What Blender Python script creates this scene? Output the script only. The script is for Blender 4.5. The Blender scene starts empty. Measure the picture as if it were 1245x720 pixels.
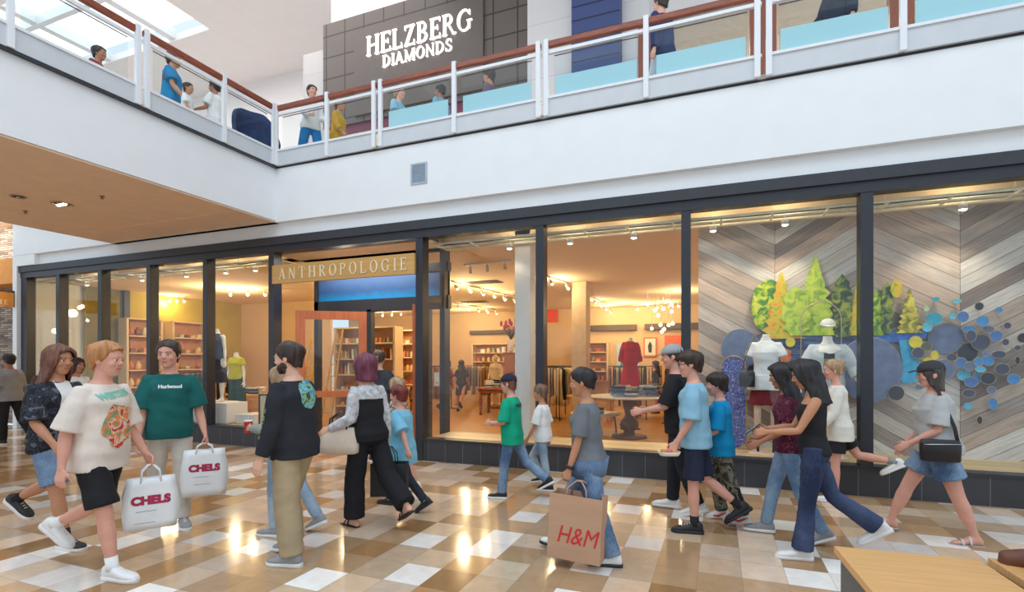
import bpy, bmesh, math, random
from mathutils import Vector, Matrix, noise
from mathutils.bvhtree import BVHTree
random.seed(7)
R = math.radians
PI = math.pi
S = bpy.context.scene
COL = S.collection

# ------------------------------------------------------------------ camera
cd = bpy.data.cameras.new('camera'); cam = bpy.data.objects.new('camera', cd); COL.objects.link(cam)
CAMX, CAMY, CAMZ, FPX, HOR, YAW = 0.0, -7.29, 1.6, 632.0, 440.0, 0.3779
cam.location = (CAMX, CAMY, CAMZ); cam.rotation_euler = (PI/2, 0, YAW)
cd.sensor_width = 36.0; cd.lens = 36.0*FPX/1245; cd.shift_y = (HOR-360)/1245; cd.clip_start = .05
S.camera = cam
# ------------------------------------------------------------------ exposure
S.view_settings.view_transform = 'Standard'; S.view_settings.look = 'None'
S.view_settings.exposure = 0.0; S.view_settings.gamma = 1.0; S.view_settings.use_curve_mapping = False
S.cycles.use_denoising = True
S.cycles.max_bounces = 8; S.cycles.transparent_max_bounces = 24
S.cycles.caustics_reflective = False; S.cycles.caustics_refractive = False
S.cycles.sample_clamp_indirect = 4.0
# ------------------------------------------------------------------ world: pale daylight of the atrium
w = bpy.data.worlds.new('world'); S.world = w; w.use_nodes = True
bg = w.node_tree.nodes['Background']; bg.inputs[0].default_value = (.74, .88, 1.0, 1); bg.inputs[1].default_value = 1.08

def lamp(kind, name, loc, energy, col, size=1.0, rot=(0,0,0), sy=None, spot=None):
    d = bpy.data.lights.new(name, kind); o = bpy.data.objects.new(name, d); COL.objects.link(o)
    o.location = loc; o.rotation_euler = rot; d.energy = energy; d.color = col
    if kind == 'AREA':
        d.size = size
        if sy: d.shape = 'RECTANGLE'; d.size_y = sy
    elif kind in ('POINT', 'SPOT'):
        d.shadow_soft_size = size
        if spot: d.spot_size = spot; d.spot_blend = .6
    return o
# skylight over the mall hall
lamp('AREA', 'atrium_skylight', (-2, -6.5, 11.6), 620, (.90, .95, 1.0), 16, (0,0,0), 7)

def px_dir(px, py):
    a = (px-622.5)/FPX; c, s = math.cos(YAW), math.sin(YAW)
    return Vector((-s+a*c, c+a*s, (HOR-py)/FPX))
def at_y(px, py, y):
    d = px_dir(px, py); return Vector((CAMX, CAMY, CAMZ)) + d*((y-CAMY)/d.y)
def at_z(px, py, z):
    d = px_dir(px, py); return Vector((CAMX, CAMY, CAMZ)) + d*((z-CAMZ)/d.z)
def at_x(px, py, x):
    d = px_dir(px, py); return Vector((CAMX, CAMY, CAMZ)) + d*((x-CAMX)/d.x)

# ------------------------------------------------------------------ materials
MATS = {}
def lin(c):
    return tuple(((v/255+.055)/1.055)**2.4 if v/255 > .04045 else v/255/12.92 for v in c)
def new_mat(name):
    m = bpy.data.materials.new(name); m.use_nodes = True; nt = m.node_tree
    return m, nt, nt.nodes['Principled BSDF']
def N(nt, kind, **kw):
    n = nt.nodes.new(kind)
    for k, v in kw.items(): setattr(n, k, v)
    return n
def mat(name, rgb, rough=.6, metal=0., vary=.08, scale=8., bump=0., bscale=60., coords='Object', stretch=(1,1,1), spec=.5, emit=None, estr=1., coat=0., rgb2=None):
    """plain surface with soft procedural colour variation"""
    if name in MATS: return MATS[name]
    m, nt, p = new_mat(name); L = nt.links.new
    c = lin(rgb)
    tc = N(nt, 'ShaderNodeTexCoord'); mp = N(nt, 'ShaderNodeMapping'); mp.inputs['Scale'].default_value = stretch
    L(tc.outputs[coords], mp.inputs['Vector'])
    nz = N(nt, 'ShaderNodeTexNoise'); nz.inputs['Scale'].default_value = scale; nz.inputs['Detail'].default_value = 4
    L(mp.outputs[0], nz.inputs['Vector'])
    rp = N(nt, 'ShaderNodeValToRGB')
    lo = tuple(v*(1-vary) for v in c); hi = tuple(min(1, v*(1+vary)) for v in c)
    if rgb2: hi = lin(rgb2); lo = c
    rp.color_ramp.elements[0].color = (*lo, 1); rp.color_ramp.elements[1].color = (*hi, 1)
    rp.color_ramp.elements[0].position = .35; rp.color_ramp.elements[1].position = .65
    L(nz.outputs['Fac'], rp.inputs[0]); L(rp.outputs[0], p.inputs['Base Color'])
    p.inputs['Roughness'].default_value = rough; p.inputs['Metallic'].default_value = metal
    p.inputs['Specular IOR Level'].default_value = spec; p.inputs['Coat Weight'].default_value = coat
    if bump:
        nb = N(nt, 'ShaderNodeTexNoise'); nb.inputs['Scale'].default_value = bscale; nb.inputs['Detail'].default_value = 3
        L(mp.outputs[0], nb.inputs['Vector'])
        b = N(nt, 'ShaderNodeBump'); b.inputs['Strength'].default_value = bump; b.inputs['Distance'].default_value = .01
        L(nb.outputs['Fac'], b.inputs['Height']); L(b.outputs[0], p.inputs['Normal'])
    if emit:
        p.inputs['Emission Color'].default_value = (*lin(emit), 1); p.inputs['Emission Strength'].default_value = estr
    MATS[name] = m; return m
def glass(name, tint=(1,1,1), refl=1.0, base=.04):
    if name in MATS: return MATS[name]
    m = bpy.data.materials.new(name); m.use_nodes = True; nt = m.node_tree; nt.nodes.clear(); L = nt.links.new
    out = N(nt, 'ShaderNodeOutputMaterial'); mx = N(nt, 'ShaderNodeMixShader')
    t = N(nt, 'ShaderNodeBsdfTransparent'); t.inputs[0].default_value = (*tint, 1)
    g = N(nt, 'ShaderNodeBsdfGlossy'); g.inputs['Roughness'].default_value = .0
    lw = N(nt, 'ShaderNodeLayerWeight'); lw.inputs['Blend'].default_value = .5
    pw = N(nt, 'ShaderNodeMath', operation='POWER'); pw.inputs[1].default_value = 5
    ml = N(nt, 'ShaderNodeMath', operation='MULTIPLY_ADD'); ml.inputs[1].default_value = .9*refl; ml.inputs[2].default_value = base*refl
    ml.use_clamp = True
    L(lw.outputs['Facing'], pw.inputs[0]); L(pw.outputs[0], ml.inputs[0]); L(ml.outputs[0], mx.inputs[0])
    L(t.outputs[0], mx.inputs[1]); L(g.outputs[0], mx.inputs[2]); L(mx.outputs[0], out.inputs[0])
    MATS[name] = m; return m
def emis(name, rgb, strength):
    return mat(name, rgb, .5, emit=rgb, estr=strength, vary=.01)

# ------------------------------------------------------------------ mesh helpers
class MB:
    def __init__(s): s.bm = bmesh.new()
    def box(s, x0, x1, y0, y1, z0, z1, bev=0., M=None):
        b = bmesh.new() if (bev or M) else s.bm
        v = [b.verts.new(p) for p in ((x0,y0,z0),(x1,y0,z0),(x1,y1,z0),(x0,y1,z0),(x0,y0,z1),(x1,y0,z1),(x1,y1,z1),(x0,y1,z1))]
        for f in ((0,3,2,1),(4,5,6,7),(0,1,5,4),(1,2,6,5),(2,3,7,6),(3,0,4,7)): b.faces.new([v[i] for i in f])
        if b is not s.bm:
            if bev: bmesh.ops.bevel(b, geom=list(b.edges), offset=bev, segments=2, affect='EDGES', profile=.5)
            s.add(b, M); b.free()
        return s
    def add(s, b, M=None):
        mp = {}
        for v in b.verts: mp[v] = s.bm.verts.new(M @ v.co if M else v.co)
        for f in b.faces:
            try: nf = s.bm.faces.new([mp[v] for v in f.verts]); nf.smooth = f.smooth; nf.material_index = f.material_index
            except ValueError: pass
        return s
    def beam(s, a, b, wd, h, up=(0,0,1)):
        """rectangular bar from a to b"""
        a, b = Vector(a), Vector(b); d = (b-a).normalized(); u = Vector(up)
        sd = d.cross(u).normalized(); u = sd.cross(d)
        q = []
        for p in (a, b):
            q += [s.bm.verts.new(p + sd*i*wd/2 + u*j*h/2) for i, j in ((-1,-1),(1,-1),(1,1),(-1,1))]
        for f in ((3,2,1,0),(4,5,6,7),(0,1,5,4),(1,2,6,5),(2,3,7,6),(3,0,4,7)): s.bm.faces.new([q[i] for i in f])
        return s
    def tube(s, pts, r, n=10, cap=True):
        pts = [Vector(p) for p in pts]; rr = r if isinstance(r, (list, tuple)) else [r]*len(pts)
        rings = []
        for i, p in enumerate(pts):
            d = (pts[min(i+1, len(pts)-1)] - pts[max(i-1, 0)]).normalized()
            a = Vector((0,0,1)) if abs(d.z) < .95 else Vector((1,0,0))
            if i: a = prev
            u = (a - d*a.dot(d)).normalized(); v = d.cross(u); prev = u
            rings.append((p, u, v, rr[i], rr[i]))
        return s.loft(rings, n, cap=cap)
    def loft(s, rings, n=16, e=2., cap=True, smooth=True):
        V = []
        for rg in rings:
            c, u, v, ru, rv = rg[:5]; ee = rg[5] if len(rg) > 5 else e
            row = []
            for k in range(n):
                t = 2*PI*k/n; ct, st = math.cos(t), math.sin(t)
                a = math.copysign(abs(ct)**(2/ee), ct); b = math.copysign(abs(st)**(2/ee), st)
                row.append(s.bm.verts.new(Vector(c) + Vector(u)*ru*a + Vector(v)*rv*b))
            V.append(row)
        for i in range(len(V)-1):
            for k in range(n):
                f = s.bm.faces.new((V[i][k], V[i][(k+1)%n], V[i+1][(k+1)%n], V[i+1][k])); f.smooth = smooth
        if cap:
            s.bm.faces.new(V[0][::-1]); s.bm.faces.new(V[-1])
        return s
    def lathe(s, prof, n=24, c=(0,0,0)):
        """profile [(r,z)]"""
        c = Vector(c)
        return s.loft([(c+Vector((0,0,z)), Vector((1,0,0)), Vector((0,1,0)), max(r,.0005), max(r,.0005)) for r, z in prof], n)
    def poly(s, pts, t, M=None):
        """2-D outline (x,z) extruded along +y by t"""
        b = bmesh.new()
        a = [b.verts.new((x, 0, z)) for x, z in pts]; c = [b.verts.new((x, t, z)) for x, z in pts]
        b.faces.new(a); b.faces.new(c[::-1]); n = len(pts)
        for i in range(n): b.faces.new((a[i], c[i], c[(i+1)%n], a[(i+1)%n]))
        bmesh.ops.recalc_face_normals(b, faces=b.faces)
        s.add(b, M); b.free(); return s
    def ball(s, c, rx, ry=None, rz=None, n=14, m=8):
        ry = ry or rx; rz = rz or rx; c = Vector(c); rings = []
        for i in range(m+1):
            t = -PI/2 + PI*i/m; k = max(math.cos(t), .02)
            rings.append((c+Vector((0,0,rz*math.sin(t))), Vector((1,0,0)), Vector((0,1,0)), rx*k, ry*k))
        return s.loft(rings, n)
    def build(s, name, m=None, parent=None, smooth=None, loc=None):
        bmesh.ops.recalc_face_normals(s.bm, faces=s.bm.faces)
        me = bpy.data.meshes.new(name); s.bm.to_mesh(me); s.bm.free()
        return link_mesh(name, me, m, parent, smooth, loc)
def link_mesh(name, me, m=None, parent=None, smooth=None, loc=None):
    if smooth is not None:
        me.polygons.foreach_set('use_smooth', [smooth]*len(me.polygons))
    o = bpy.data.objects.new(name, me); COL.objects.link(o)
    if m is not None:
        for mm in (m if isinstance(m, (list, tuple)) else [m]): me.materials.append(mm)
    if parent: o.parent = parent
    if loc: o.location = loc
    return o
def tag(o, label, cat, group=None, kind=None):
    o['label'] = label; o['category'] = cat
    if group: o['group'] = group
    if kind: o['kind'] = kind
    return o
def thing(name, label, cat, loc=(0,0,0), rz=0., group=None):
    o = bpy.data.objects.new(name, None); COL.objects.link(o); o.empty_display_size = .1
    o.location = loc; o.rotation_euler = (0,0,rz)
    return tag(o, label, cat, group)
def struct(o, label=None, cat=None):
    o['kind'] = 'structure'
    if label: o['label'] = label; o['category'] = cat or 'structure'
    return o
def copy_tree(o, parent=None):
    c = o.copy(); COL.objects.link(c)
    if parent: c.parent = parent
    for ch in list(o.children): copy_tree(ch, c)
    return c
def text_mesh(txt, size, depth=0., align='CENTER', bold=0.):
    cu = bpy.data.curves.new('t', 'FONT'); cu.body = txt; cu.size = size; cu.extrude = depth; cu.align_x = align; cu.offset = bold
    cu.resolution_u = 4
    o = bpy.data.objects.new('t', cu); TMP.collection.objects.link(o)
    me = evaluate(o); bpy.data.objects.remove(o); bpy.data.curves.remove(cu); return me
TMP = bpy.data.scenes.new('workbench')
def evaluate(o):
    vl = TMP.view_layers[0]; vl.update(); dg = vl.depsgraph
    return bpy.data.meshes.new_from_object(o.evaluated_get(dg), depsgraph=dg)
def remesh(mb, voxel, it=3, fac=.5):
    """fuse the overlapping closed shells in mb into one smooth skin"""
    bmesh.ops.recalc_face_normals(mb.bm, faces=mb.bm.faces)
    me = bpy.data.meshes.new('tmp'); mb.bm.to_mesh(me); mb.bm.free()
    o = bpy.data.objects.new('tmp', me); TMP.collection.objects.link(o)
    r = o.modifiers.new('r', 'REMESH'); r.mode = 'VOXEL'; r.voxel_size = voxel; r.use_smooth_shade = True
    if it:
        sm = o.modifiers.new('s', 'SMOOTH'); sm.factor = fac; sm.iterations = it
    res = evaluate(o); bpy.data.objects.remove(o); bpy.data.meshes.remove(me); return res

# serif capital letters drawn as strokes: list of outlines on a unit-high body, plus the advance width
def _rect(x0, z0, x1, z1): return [(x0,z0),(x1,z0),(x1,z1),(x0,z1)]
def _arc(cx, cz, rx, rz, a0, a1, tx, tz, n=10):
    o, i = [], []
    for k in range(n+1):
        a = R(a0+(a1-a0)*k/n); o.append((cx+rx*math.cos(a), cz+rz*math.sin(a))); i.append((cx+(rx-tx)*math.cos(a), cz+(rz-tz)*math.sin(a)))
    return [[o[k], o[k+1], i[k+1], i[k]] for k in range(n)]
def serif(ch, T=.15, t=.06):
    s = .07; v = .045
    def stem(x, w=T, top=1, bot=1):
        q = [_rect(x, 0, x+w, 1)]
        if bot: q.append(_rect(x-s, 0, x+w+s, v))
        if top: q.append(_rect(x-s, 1-v, x+w+s, 1))
        return q
    def diag(x0, x1, z0, z1, w): return [(x0-w/2,z0),(x0+w/2,z0),(x1+w/2,z1),(x1-w/2,z1)]
    x = s
    if ch == 'A': return [diag(.08,.42,0,1,t), diag(.74,.40,0,1,T), _rect(.2,.3,.64,.3+t), _rect(-.02,0,.19,v), _rect(.6,0,.9,v)], .88
    if ch == 'N': return stem(.1,t,1,1)+stem(.7,t,1,1)+[diag(.14,.72,1,0,T)], .9
    if ch == 'T': return stem(.34,T,0,1)+[_rect(.02,1-t,.82,1), _rect(.02,.8,.06,1), _rect(.78,.8,.82,1)], .84
    if ch == 'H': return stem(x)+stem(.66)+[_rect(.2,.48,.7,.48+t)], .9
    if ch == 'I': return stem(x), .3
    if ch == 'L': return stem(x)+[_rect(.1,0,.64,t), _rect(.6,0,.64,.24)], .68
    if ch == 'E': return stem(x)+[_rect(.1,0,.66,t), _rect(.62,0,.66,.22), _rect(.1,1-t,.64,1), _rect(.6,.8,.64,1), _rect(.2,.49,.5,.49+t), _rect(.47,.4,.5,.64)], .7
    if ch == 'Z': return [_rect(.04,0,.7,t), _rect(.66,0,.7,.24), _rect(.06,1-t,.7,1), _rect(.06,.78,.1,1), diag(.13,.6,0,1,T)], .76
    if ch == 'O': return _arc(.44,.5,.42,.52,0,360,T,t,24), .88
    if ch == 'D': return stem(x)+_arc(.3,.5,.5,.5,-90,90,T,t,14)+[_rect(.2,0,.31,t), _rect(.2,1-t,.31,1)], .86
    if ch == 'P': return stem(x)+_arc(.34,.74,.3,.26,-90,90,T*.9,t,10)+[_rect(.2,.48,.35,.48+t), _rect(.2,1-t,.35,1)], .68
    if ch == 'B': return stem(x)+_arc(.34,.75,.27,.25,-90,90,T*.9,t,10)+_arc(.34,.26,.34,.26,-90,90,T,t,10)+[_rect(.2,.49,.35,.49+t), _rect(.2,1-t,.35,1), _rect(.2,0,.35,t)], .74
    if ch == 'R': return stem(x)+_arc(.34,.75,.28,.25,-90,90,T*.9,t,10)+[_rect(.2,.5,.35,.5+t), _rect(.2,1-t,.35,1), diag(.36,.7,.52,0,T*.9), _rect(.6,0,.86,v)], .8
    if ch == 'G': return _arc(.46,.5,.44,.52,38,322,T,t,20)+[_rect(.68,.08,.68+T*.8,.46), _rect(.6,.44,.92,.44+v), _rect(.76,.72,.8,.96)], .94
    if ch == 'S': return _arc(.33,.74,.27,.28,20,200,T*.8,t,10)+_arc(.33,.26,.31,.28,-170,20,T*.9,t,10)+[diag(.52,.16,.34,.64,T*1.15), _rect(.54,.72,.58,.98), _rect(.03,.02,.07,.3)], .68
    if ch == 'M': return stem(.08,t,1,1)+stem(.86)+[diag(.12,.5,1,.02,T), diag(.9,.5,1,.02,t)], 1.1
    if ch == 'Y': return stem(.36,T,0,1)+[], .8
    return [], .4
def serif_word(word, h, depth, m, parent, at, width, gap=.12, T=.15, t=.06, rz=0.):
    """one extruded mesh per letter, the row centred on `at`, facing -y (turned by rz)"""
    x = 0; adv = []
    for ch in word:
        ps, wd = serif(ch, T, t); adv.append((ch, x, ps, wd)); x += wd+gap
    tot = (x-gap)*h; sx = width/tot
    for ch, x0, ps, wd in adv:
        mb = MB()
        for j, p in enumerate(ps):
            e = .0004*(j % 5)     # keeps overlapping strokes from sharing a plane
            mb.poly([((px-wd/2)*h*sx, pz*h) for px, pz in p], depth+e, Matrix.Translation((0,-depth-e,0)))
        o = mb.build('letter', m, parent); q = Matrix.Rotation(rz, 3, 'Z') @ Vector(((x0+wd/2)*h*sx - width/2, 0, 0)); o.location = Vector(at)+q; o.rotation_euler = (0,0,rz)
# ================================================================== SETTING
WHITE = mat('painted_wall_white', (238,240,242), .55, vary=.012, scale=3, bump=.02, bscale=90)
WHITE_WARM = mat('upper_wall_white', (236,230,230), .6, vary=.012, scale=3)
BLACK = mat('black_powder_coat', (44,46,54), .38, vary=.06, scale=14, bump=.02, bscale=200)
BLACK2 = mat('black_fascia_metal', (52,53,60), .5, vary=.06, scale=10)
PANE = glass('shop_glass', (.97,.985,.98), .8, .035)
RAILGLASS = glass('railing_glass', (.93,.96,.96), .6, .02)
RAILWHITE = mat('white_rail_paint', (232,234,238), .35, vary=.01)
GREYPANEL = mat('grey_skirt_metal', (205,209,214), .42, vary=.02, scale=5)
WOODRAIL = mat('mahogany_handrail', (140,72,48), .3, vary=.25, scale=6, stretch=(1,1,6))
TAN = mat('tan_soffit_paint', (238,214,190), .8, vary=.03, scale=4, bump=.02)

def floor_material():
    m, nt, p = new_mat('polished_marble_tile'); L = nt.links.new
    at = N(nt, 'ShaderNodeVertexColor', layer_name='tile')
    tc = N(nt, 'ShaderNodeTexCoord')
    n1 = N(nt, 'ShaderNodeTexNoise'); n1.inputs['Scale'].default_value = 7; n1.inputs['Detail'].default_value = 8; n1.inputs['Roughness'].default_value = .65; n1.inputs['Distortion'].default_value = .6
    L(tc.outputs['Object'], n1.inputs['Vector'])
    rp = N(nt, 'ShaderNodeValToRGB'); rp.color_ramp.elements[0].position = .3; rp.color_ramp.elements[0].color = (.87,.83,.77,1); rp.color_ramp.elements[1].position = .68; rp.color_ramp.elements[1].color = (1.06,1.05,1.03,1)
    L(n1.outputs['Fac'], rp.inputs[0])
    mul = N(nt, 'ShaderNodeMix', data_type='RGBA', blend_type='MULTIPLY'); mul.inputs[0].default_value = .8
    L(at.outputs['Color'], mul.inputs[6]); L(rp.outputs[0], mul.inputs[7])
    # joints between the tiles
    sx = N(nt, 'ShaderNodeSeparateXYZ'); L(tc.outputs['Object'], sx.inputs[0])
    ds = []
    for ax, o0, pitch in ((0, -2.6, .307), (1, -3.42, .335)):
        a = N(nt, 'ShaderNodeMath', operation='SUBTRACT'); a.inputs[1].default_value = o0-40*pitch*2; L(sx.outputs[ax], a.inputs[0])
        b = N(nt, 'ShaderNodeMath', operation='DIVIDE'); b.inputs[1].default_value = pitch; L(a.outputs[0], b.inputs[0])
        c = N(nt, 'ShaderNodeMath', operation='FRACT'); L(b.outputs[0], c.inputs[0])
        d = N(nt, 'ShaderNodeMath', operation='PINGPONG'); d.inputs[1].default_value = .5; L(c.outputs[0], d.inputs[0])
        e = N(nt, 'ShaderNodeMath', operation='LESS_THAN'); e.inputs[1].default_value = .0065; L(d.outputs[0], e.inputs[0]); ds.append(e)
    mx = N(nt, 'ShaderNodeMath', operation='MAXIMUM'); L(ds[0].outputs[0], mx.inputs[0]); L(ds[1].outputs[0], mx.inputs[1])
    k = N(nt, 'ShaderNodeMath', operation='MULTIPLY'); k.inputs[1].default_value = .5; L(mx.outputs[0], k.inputs[0])
    g = N(nt, 'ShaderNodeMix', data_type='RGBA'); L(k.outputs[0], g.inputs[0]); L(mul.outputs[2], g.inputs[6]); g.inputs[7].default_value = (.2,.15,.1,1)
    L(g.outputs[2], p.inputs['Base Color'])
    p.inputs['Roughness'].default_value = .2; p.inputs['Specular IOR Level'].default_value = .36
    n2 = N(nt, 'ShaderNodeTexNoise'); n2.inputs['Scale'].default_value = 2.5; L(tc.outputs['Object'], n2.inputs['Vector'])
    mr = N(nt, 'ShaderNodeMapRange'); mr.inputs[3].default_value = .08; mr.inputs[4].default_value = .16; L(n2.outputs['Fac'], mr.inputs[0]); L(mr.outputs[0], p.inputs['Roughness'])
    return m
TPX, TPY = .307, .335
def tile_of(px, py):
    v = at_z(px, py, 0); return (math.floor((v.x+2.6)/TPX), math.floor((v.y+3.42)/TPY))
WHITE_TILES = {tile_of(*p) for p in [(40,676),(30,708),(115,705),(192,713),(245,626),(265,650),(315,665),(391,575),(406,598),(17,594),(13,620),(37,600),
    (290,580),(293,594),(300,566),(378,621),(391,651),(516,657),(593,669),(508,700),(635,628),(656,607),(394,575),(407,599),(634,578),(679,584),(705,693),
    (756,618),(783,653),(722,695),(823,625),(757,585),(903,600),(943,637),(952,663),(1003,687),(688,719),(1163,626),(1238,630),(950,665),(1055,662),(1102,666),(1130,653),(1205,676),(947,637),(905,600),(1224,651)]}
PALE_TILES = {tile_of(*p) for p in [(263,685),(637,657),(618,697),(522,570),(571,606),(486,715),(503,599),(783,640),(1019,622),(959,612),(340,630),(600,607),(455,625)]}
def make_floor():
    mb = MB(); x0, x1, y0, y1 = -80, 40, -36, 11
    bm = mb.bm; cl = bm.loops.layers.color.new('tile'); rnd = random.Random(3)
    V = {}
    def vert(i, j):
        if (i, j) not in V: V[i, j] = bm.verts.new((-2.6+i*TPX, -3.42+j*TPY, 0))
        return V[i, j]
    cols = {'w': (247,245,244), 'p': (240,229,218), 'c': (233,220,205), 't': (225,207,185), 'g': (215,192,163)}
    for i in range(x0, x1):
        run = None
        for j in range(y0, y1):
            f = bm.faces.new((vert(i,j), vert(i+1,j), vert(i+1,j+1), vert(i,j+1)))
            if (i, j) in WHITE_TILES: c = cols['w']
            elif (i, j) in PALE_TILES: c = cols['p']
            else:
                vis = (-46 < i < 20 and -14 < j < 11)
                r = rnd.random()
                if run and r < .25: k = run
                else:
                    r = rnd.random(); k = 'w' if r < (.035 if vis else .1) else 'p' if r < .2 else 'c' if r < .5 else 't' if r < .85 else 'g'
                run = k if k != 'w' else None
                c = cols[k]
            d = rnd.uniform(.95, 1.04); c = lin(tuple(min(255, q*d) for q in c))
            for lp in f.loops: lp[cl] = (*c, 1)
    return struct(mb.build('floor', floor_material()), 'polished cream and tan marble tile floor of the mall hall', 'floor')
make_floor()

def wood_floor_mat(name, rgb, sx=.13, sy=1.4, rough=.32):
    m, nt, p = new_mat(name); L = nt.links.new
    tc = N(nt, 'ShaderNodeTexCoord')
    br = N(nt, 'ShaderNodeTexBrick'); c = lin(rgb)
    br.inputs['Color1'].default_value = (*c, 1); br.inputs['Color2'].default_value = (*[v*.78 for v in c], 1); br.inputs['Mortar'].default_value = (*[v*.5 for v in c], 1)
    br.inputs['Scale'].default_value = 1; br.inputs['Mortar Size'].default_value = .002; br.inputs['Brick Width'].default_value = sy; br.inputs['Row Height'].default_value = sx
    L(tc.outputs['Object'], br.inputs['Vector'])
    mp = N(nt, 'ShaderNodeMapping'); mp.inputs['Scale'].default_value = (1.2, 14, 1); L(tc.outputs['Object'], mp.inputs[0])
    nz = N(nt, 'ShaderNodeTexNoise'); nz.inputs['Scale'].default_value = 3; nz.inputs['Detail'].default_value = 6; L(mp.outputs[0], nz.inputs[0])
    rp = N(nt, 'ShaderNodeValToRGB'); rp.color_ramp.elements[0].color = (.75,.72,.68,1); rp.color_ramp.elements[1].color = (1.08,1.08,1.08,1); L(nz.outputs[0], rp.inputs[0])
    mx = N(nt, 'ShaderNodeMix', data_type='RGBA', blend_type='MULTIPLY'); mx.inputs[0].default_value = .7
    L(br.outputs[0], mx.inputs[6]); L(rp.outputs[0], mx.inputs[7]); L(mx.outputs[2], p.inputs['Base Color']); p.inputs['Roughness'].default_value = rough
    MATS[name] = m; return m
OAKFLOOR = wood_floor_mat('store_oak_floor', (200,150,88))
DECK = wood_floor_mat('pale_window_deck', (230,200,150), .12, 2.2, .4)

# ---- facade metalwork
XL, XR = -15.61, 7.2
MULL = [(-15.61,-15.39),(-14.22,-14.09),(-12.70,-12.57),(-11.10,-10.99),(-9.44,-9.33),(-7.73,-7.60),(-4.57,-4.44),(-2.51,-2.39),(-.46,-.345),(1.57,1.70),(3.75,3.88),(5.9,6.03)]
mb = MB(); mb.box(XL, XR, -.07, .12, 3.74, 3.885)
struct(mb.build('trim_1', BLACK2), 'dark grey metal fascia strip along the top of the shopfront', 'trim')
mb = MB(); mb.box(XL, XR, -.03, .16, 3.61, 3.74)
struct(mb.build('trim_2', BLACK), 'black metal header beam above the shop windows', 'trim')
for i, (a, b) in enumerate(MULL):
    mb = MB(); mb.box(a, b, -.02, .17, .33 if not 5 <= i <= 6 else 0, 3.62)
    struct(mb.build('trim_%d' % (i+3), BLACK), None)
def base_mat():
    m, nt, p = new_mat('black_slate_tile'); L = nt.links.new
    tc = N(nt, 'ShaderNodeTexCoord'); sp = N(nt, 'ShaderNodeSeparateXYZ'); L(tc.outputs['Object'], sp.inputs[0])
    cb = N(nt, 'ShaderNodeCombineXYZ'); L(sp.outputs[0], cb.inputs[0]); L(sp.outputs[2], cb.inputs[1])
    br = N(nt, 'ShaderNodeTexBrick'); br.offset = 0; br.inputs['Scale'].default_value = 1; br.inputs['Brick Width'].default_value = .31; br.inputs['Row Height'].default_value = .5
    br.inputs['Mortar Size'].default_value = .004; br.inputs['Color1'].default_value = (*lin((58,60,66)),1); br.inputs['Color2'].default_value = (*lin((50,52,58)),1); br.inputs['Mortar'].default_value = (*lin((104,106,112)),1)
    L(cb.outputs[0], br.inputs['Vector']); L(br.outputs[0], p.inputs['Base Color']); p.inputs['Roughness'].default_value = .35
    return m
SLATE = base_mat()
for n, (a, b) in (('left', (XL, -7.6)), ('right', (-4.57, XR))):
    mb = MB(); mb.box(a, b, -.01, .2, 0, .325)
    struct(mb.build('baseboard_%s' % n, SLATE), 'black slate tile plinth under the shop windows on the %s of the entrance' % n, 'plinth')
    mb = MB(); mb.box(a, b, -.025, .19, .325, .362)
    struct(mb.build('trim_%d' % (20 if n == 'left' else 21), BLACK))
for i in range(len(MULL)-1):
    if i == 5: continue
    mb = MB(); mb.box(MULL[i][1]-.01, MULL[i+1][0]+.01, .07, .082, .355, 3.62)
    struct(mb.build('window_%d' % (i+1), PANE), 'clear plate glass pane of the shopfront', 'window')
# side return at the left end
mb = MB(); mb.box(-15.5, -15.49, .1, 2.2, .355, 3.62)
struct(mb.build('window_20', PANE))
mb = MB(); mb.box(-15.6, -15.4, 2.2, 2.35, 0, 3.7); struct(mb.build('trim_30', BLACK))

# ---- white walls above
mb = MB(); mb.box(-15.61, 8, 0, .5, 3.885, 4.14); mb.box(-15.78, -14.9, -.1, .5, 3.885, 4.14); mb.box(-15.78, -15.61, -.1, .5, 0, 3.885)
mb.box(-15.78, 8, -.1, .5, 4.135, 5.12)
struct(mb.build('wall_front', WHITE), 'smooth white upper wall band above the shopfront', 'wall')
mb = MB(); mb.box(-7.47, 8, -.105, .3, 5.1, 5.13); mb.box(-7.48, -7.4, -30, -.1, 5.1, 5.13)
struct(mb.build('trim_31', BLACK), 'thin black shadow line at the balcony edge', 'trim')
# bridge over the hall
mb = MB(); mb.box(-12.1, -7.47, -30, -.1, 4.16, 5.1)
struct(mb.build('wall_bridge', WHITE), 'white fascia of the bridge crossing over the mall hall', 'wall')
mb = MB(); mb.box(-12.08, -7.49, -30, 0, 4.135, 4.158); mb.box(-12.08, -7.49, -.9, -.885, 4.131, 4.136)
struct(mb.build('ceiling_bridge', TAN), 'tan soffit under the bridge', 'ceiling')
# upper level slab, walls, ceiling
CARPETTILE = mat('upper_floor_tile', (214,204,190), .35, vary=.05)
mb = MB(); mb.box(-40, 8, -.08, 11, 5.13, 5.2); mb.box(-12.1, -7.49, -30, -.08, 5.1, 5.2); mb.box(-40, -12.1, .1, 11, 5.1, 5.14)
struct(mb.build('floor_upper', CARPETTILE), 'upper level walkway floor', 'floor')
mb = MB(); mb.box(-40, -10.0, 7, 7.2, 5.2, 11.9)
struct(mb.build('wall_upper_back', WHITE_WARM), 'pinkish white far wall of the upper level', 'wall')
SKY = emis('skylight_glass', (236,246,250), 1.5)
mb = MB()   # ceiling slab with one long skylight opening
for x0, x1, y0, y1 in ((-60,8,-3,1.2),(-60,8,4.2,7.2),(-14.6,8,1.2,4.2),(-60,-42,1.2,4.2)): mb.box(x0, x1, y0, y1, 11.88, 12.1)
struct(mb.build('ceiling', WHITE_WARM), 'white ceiling of the upper level', 'ceiling')
mb = MB(); mb.box(-42, -14.6, 1.2, 4.2, 12.4, 12.45)
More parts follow.
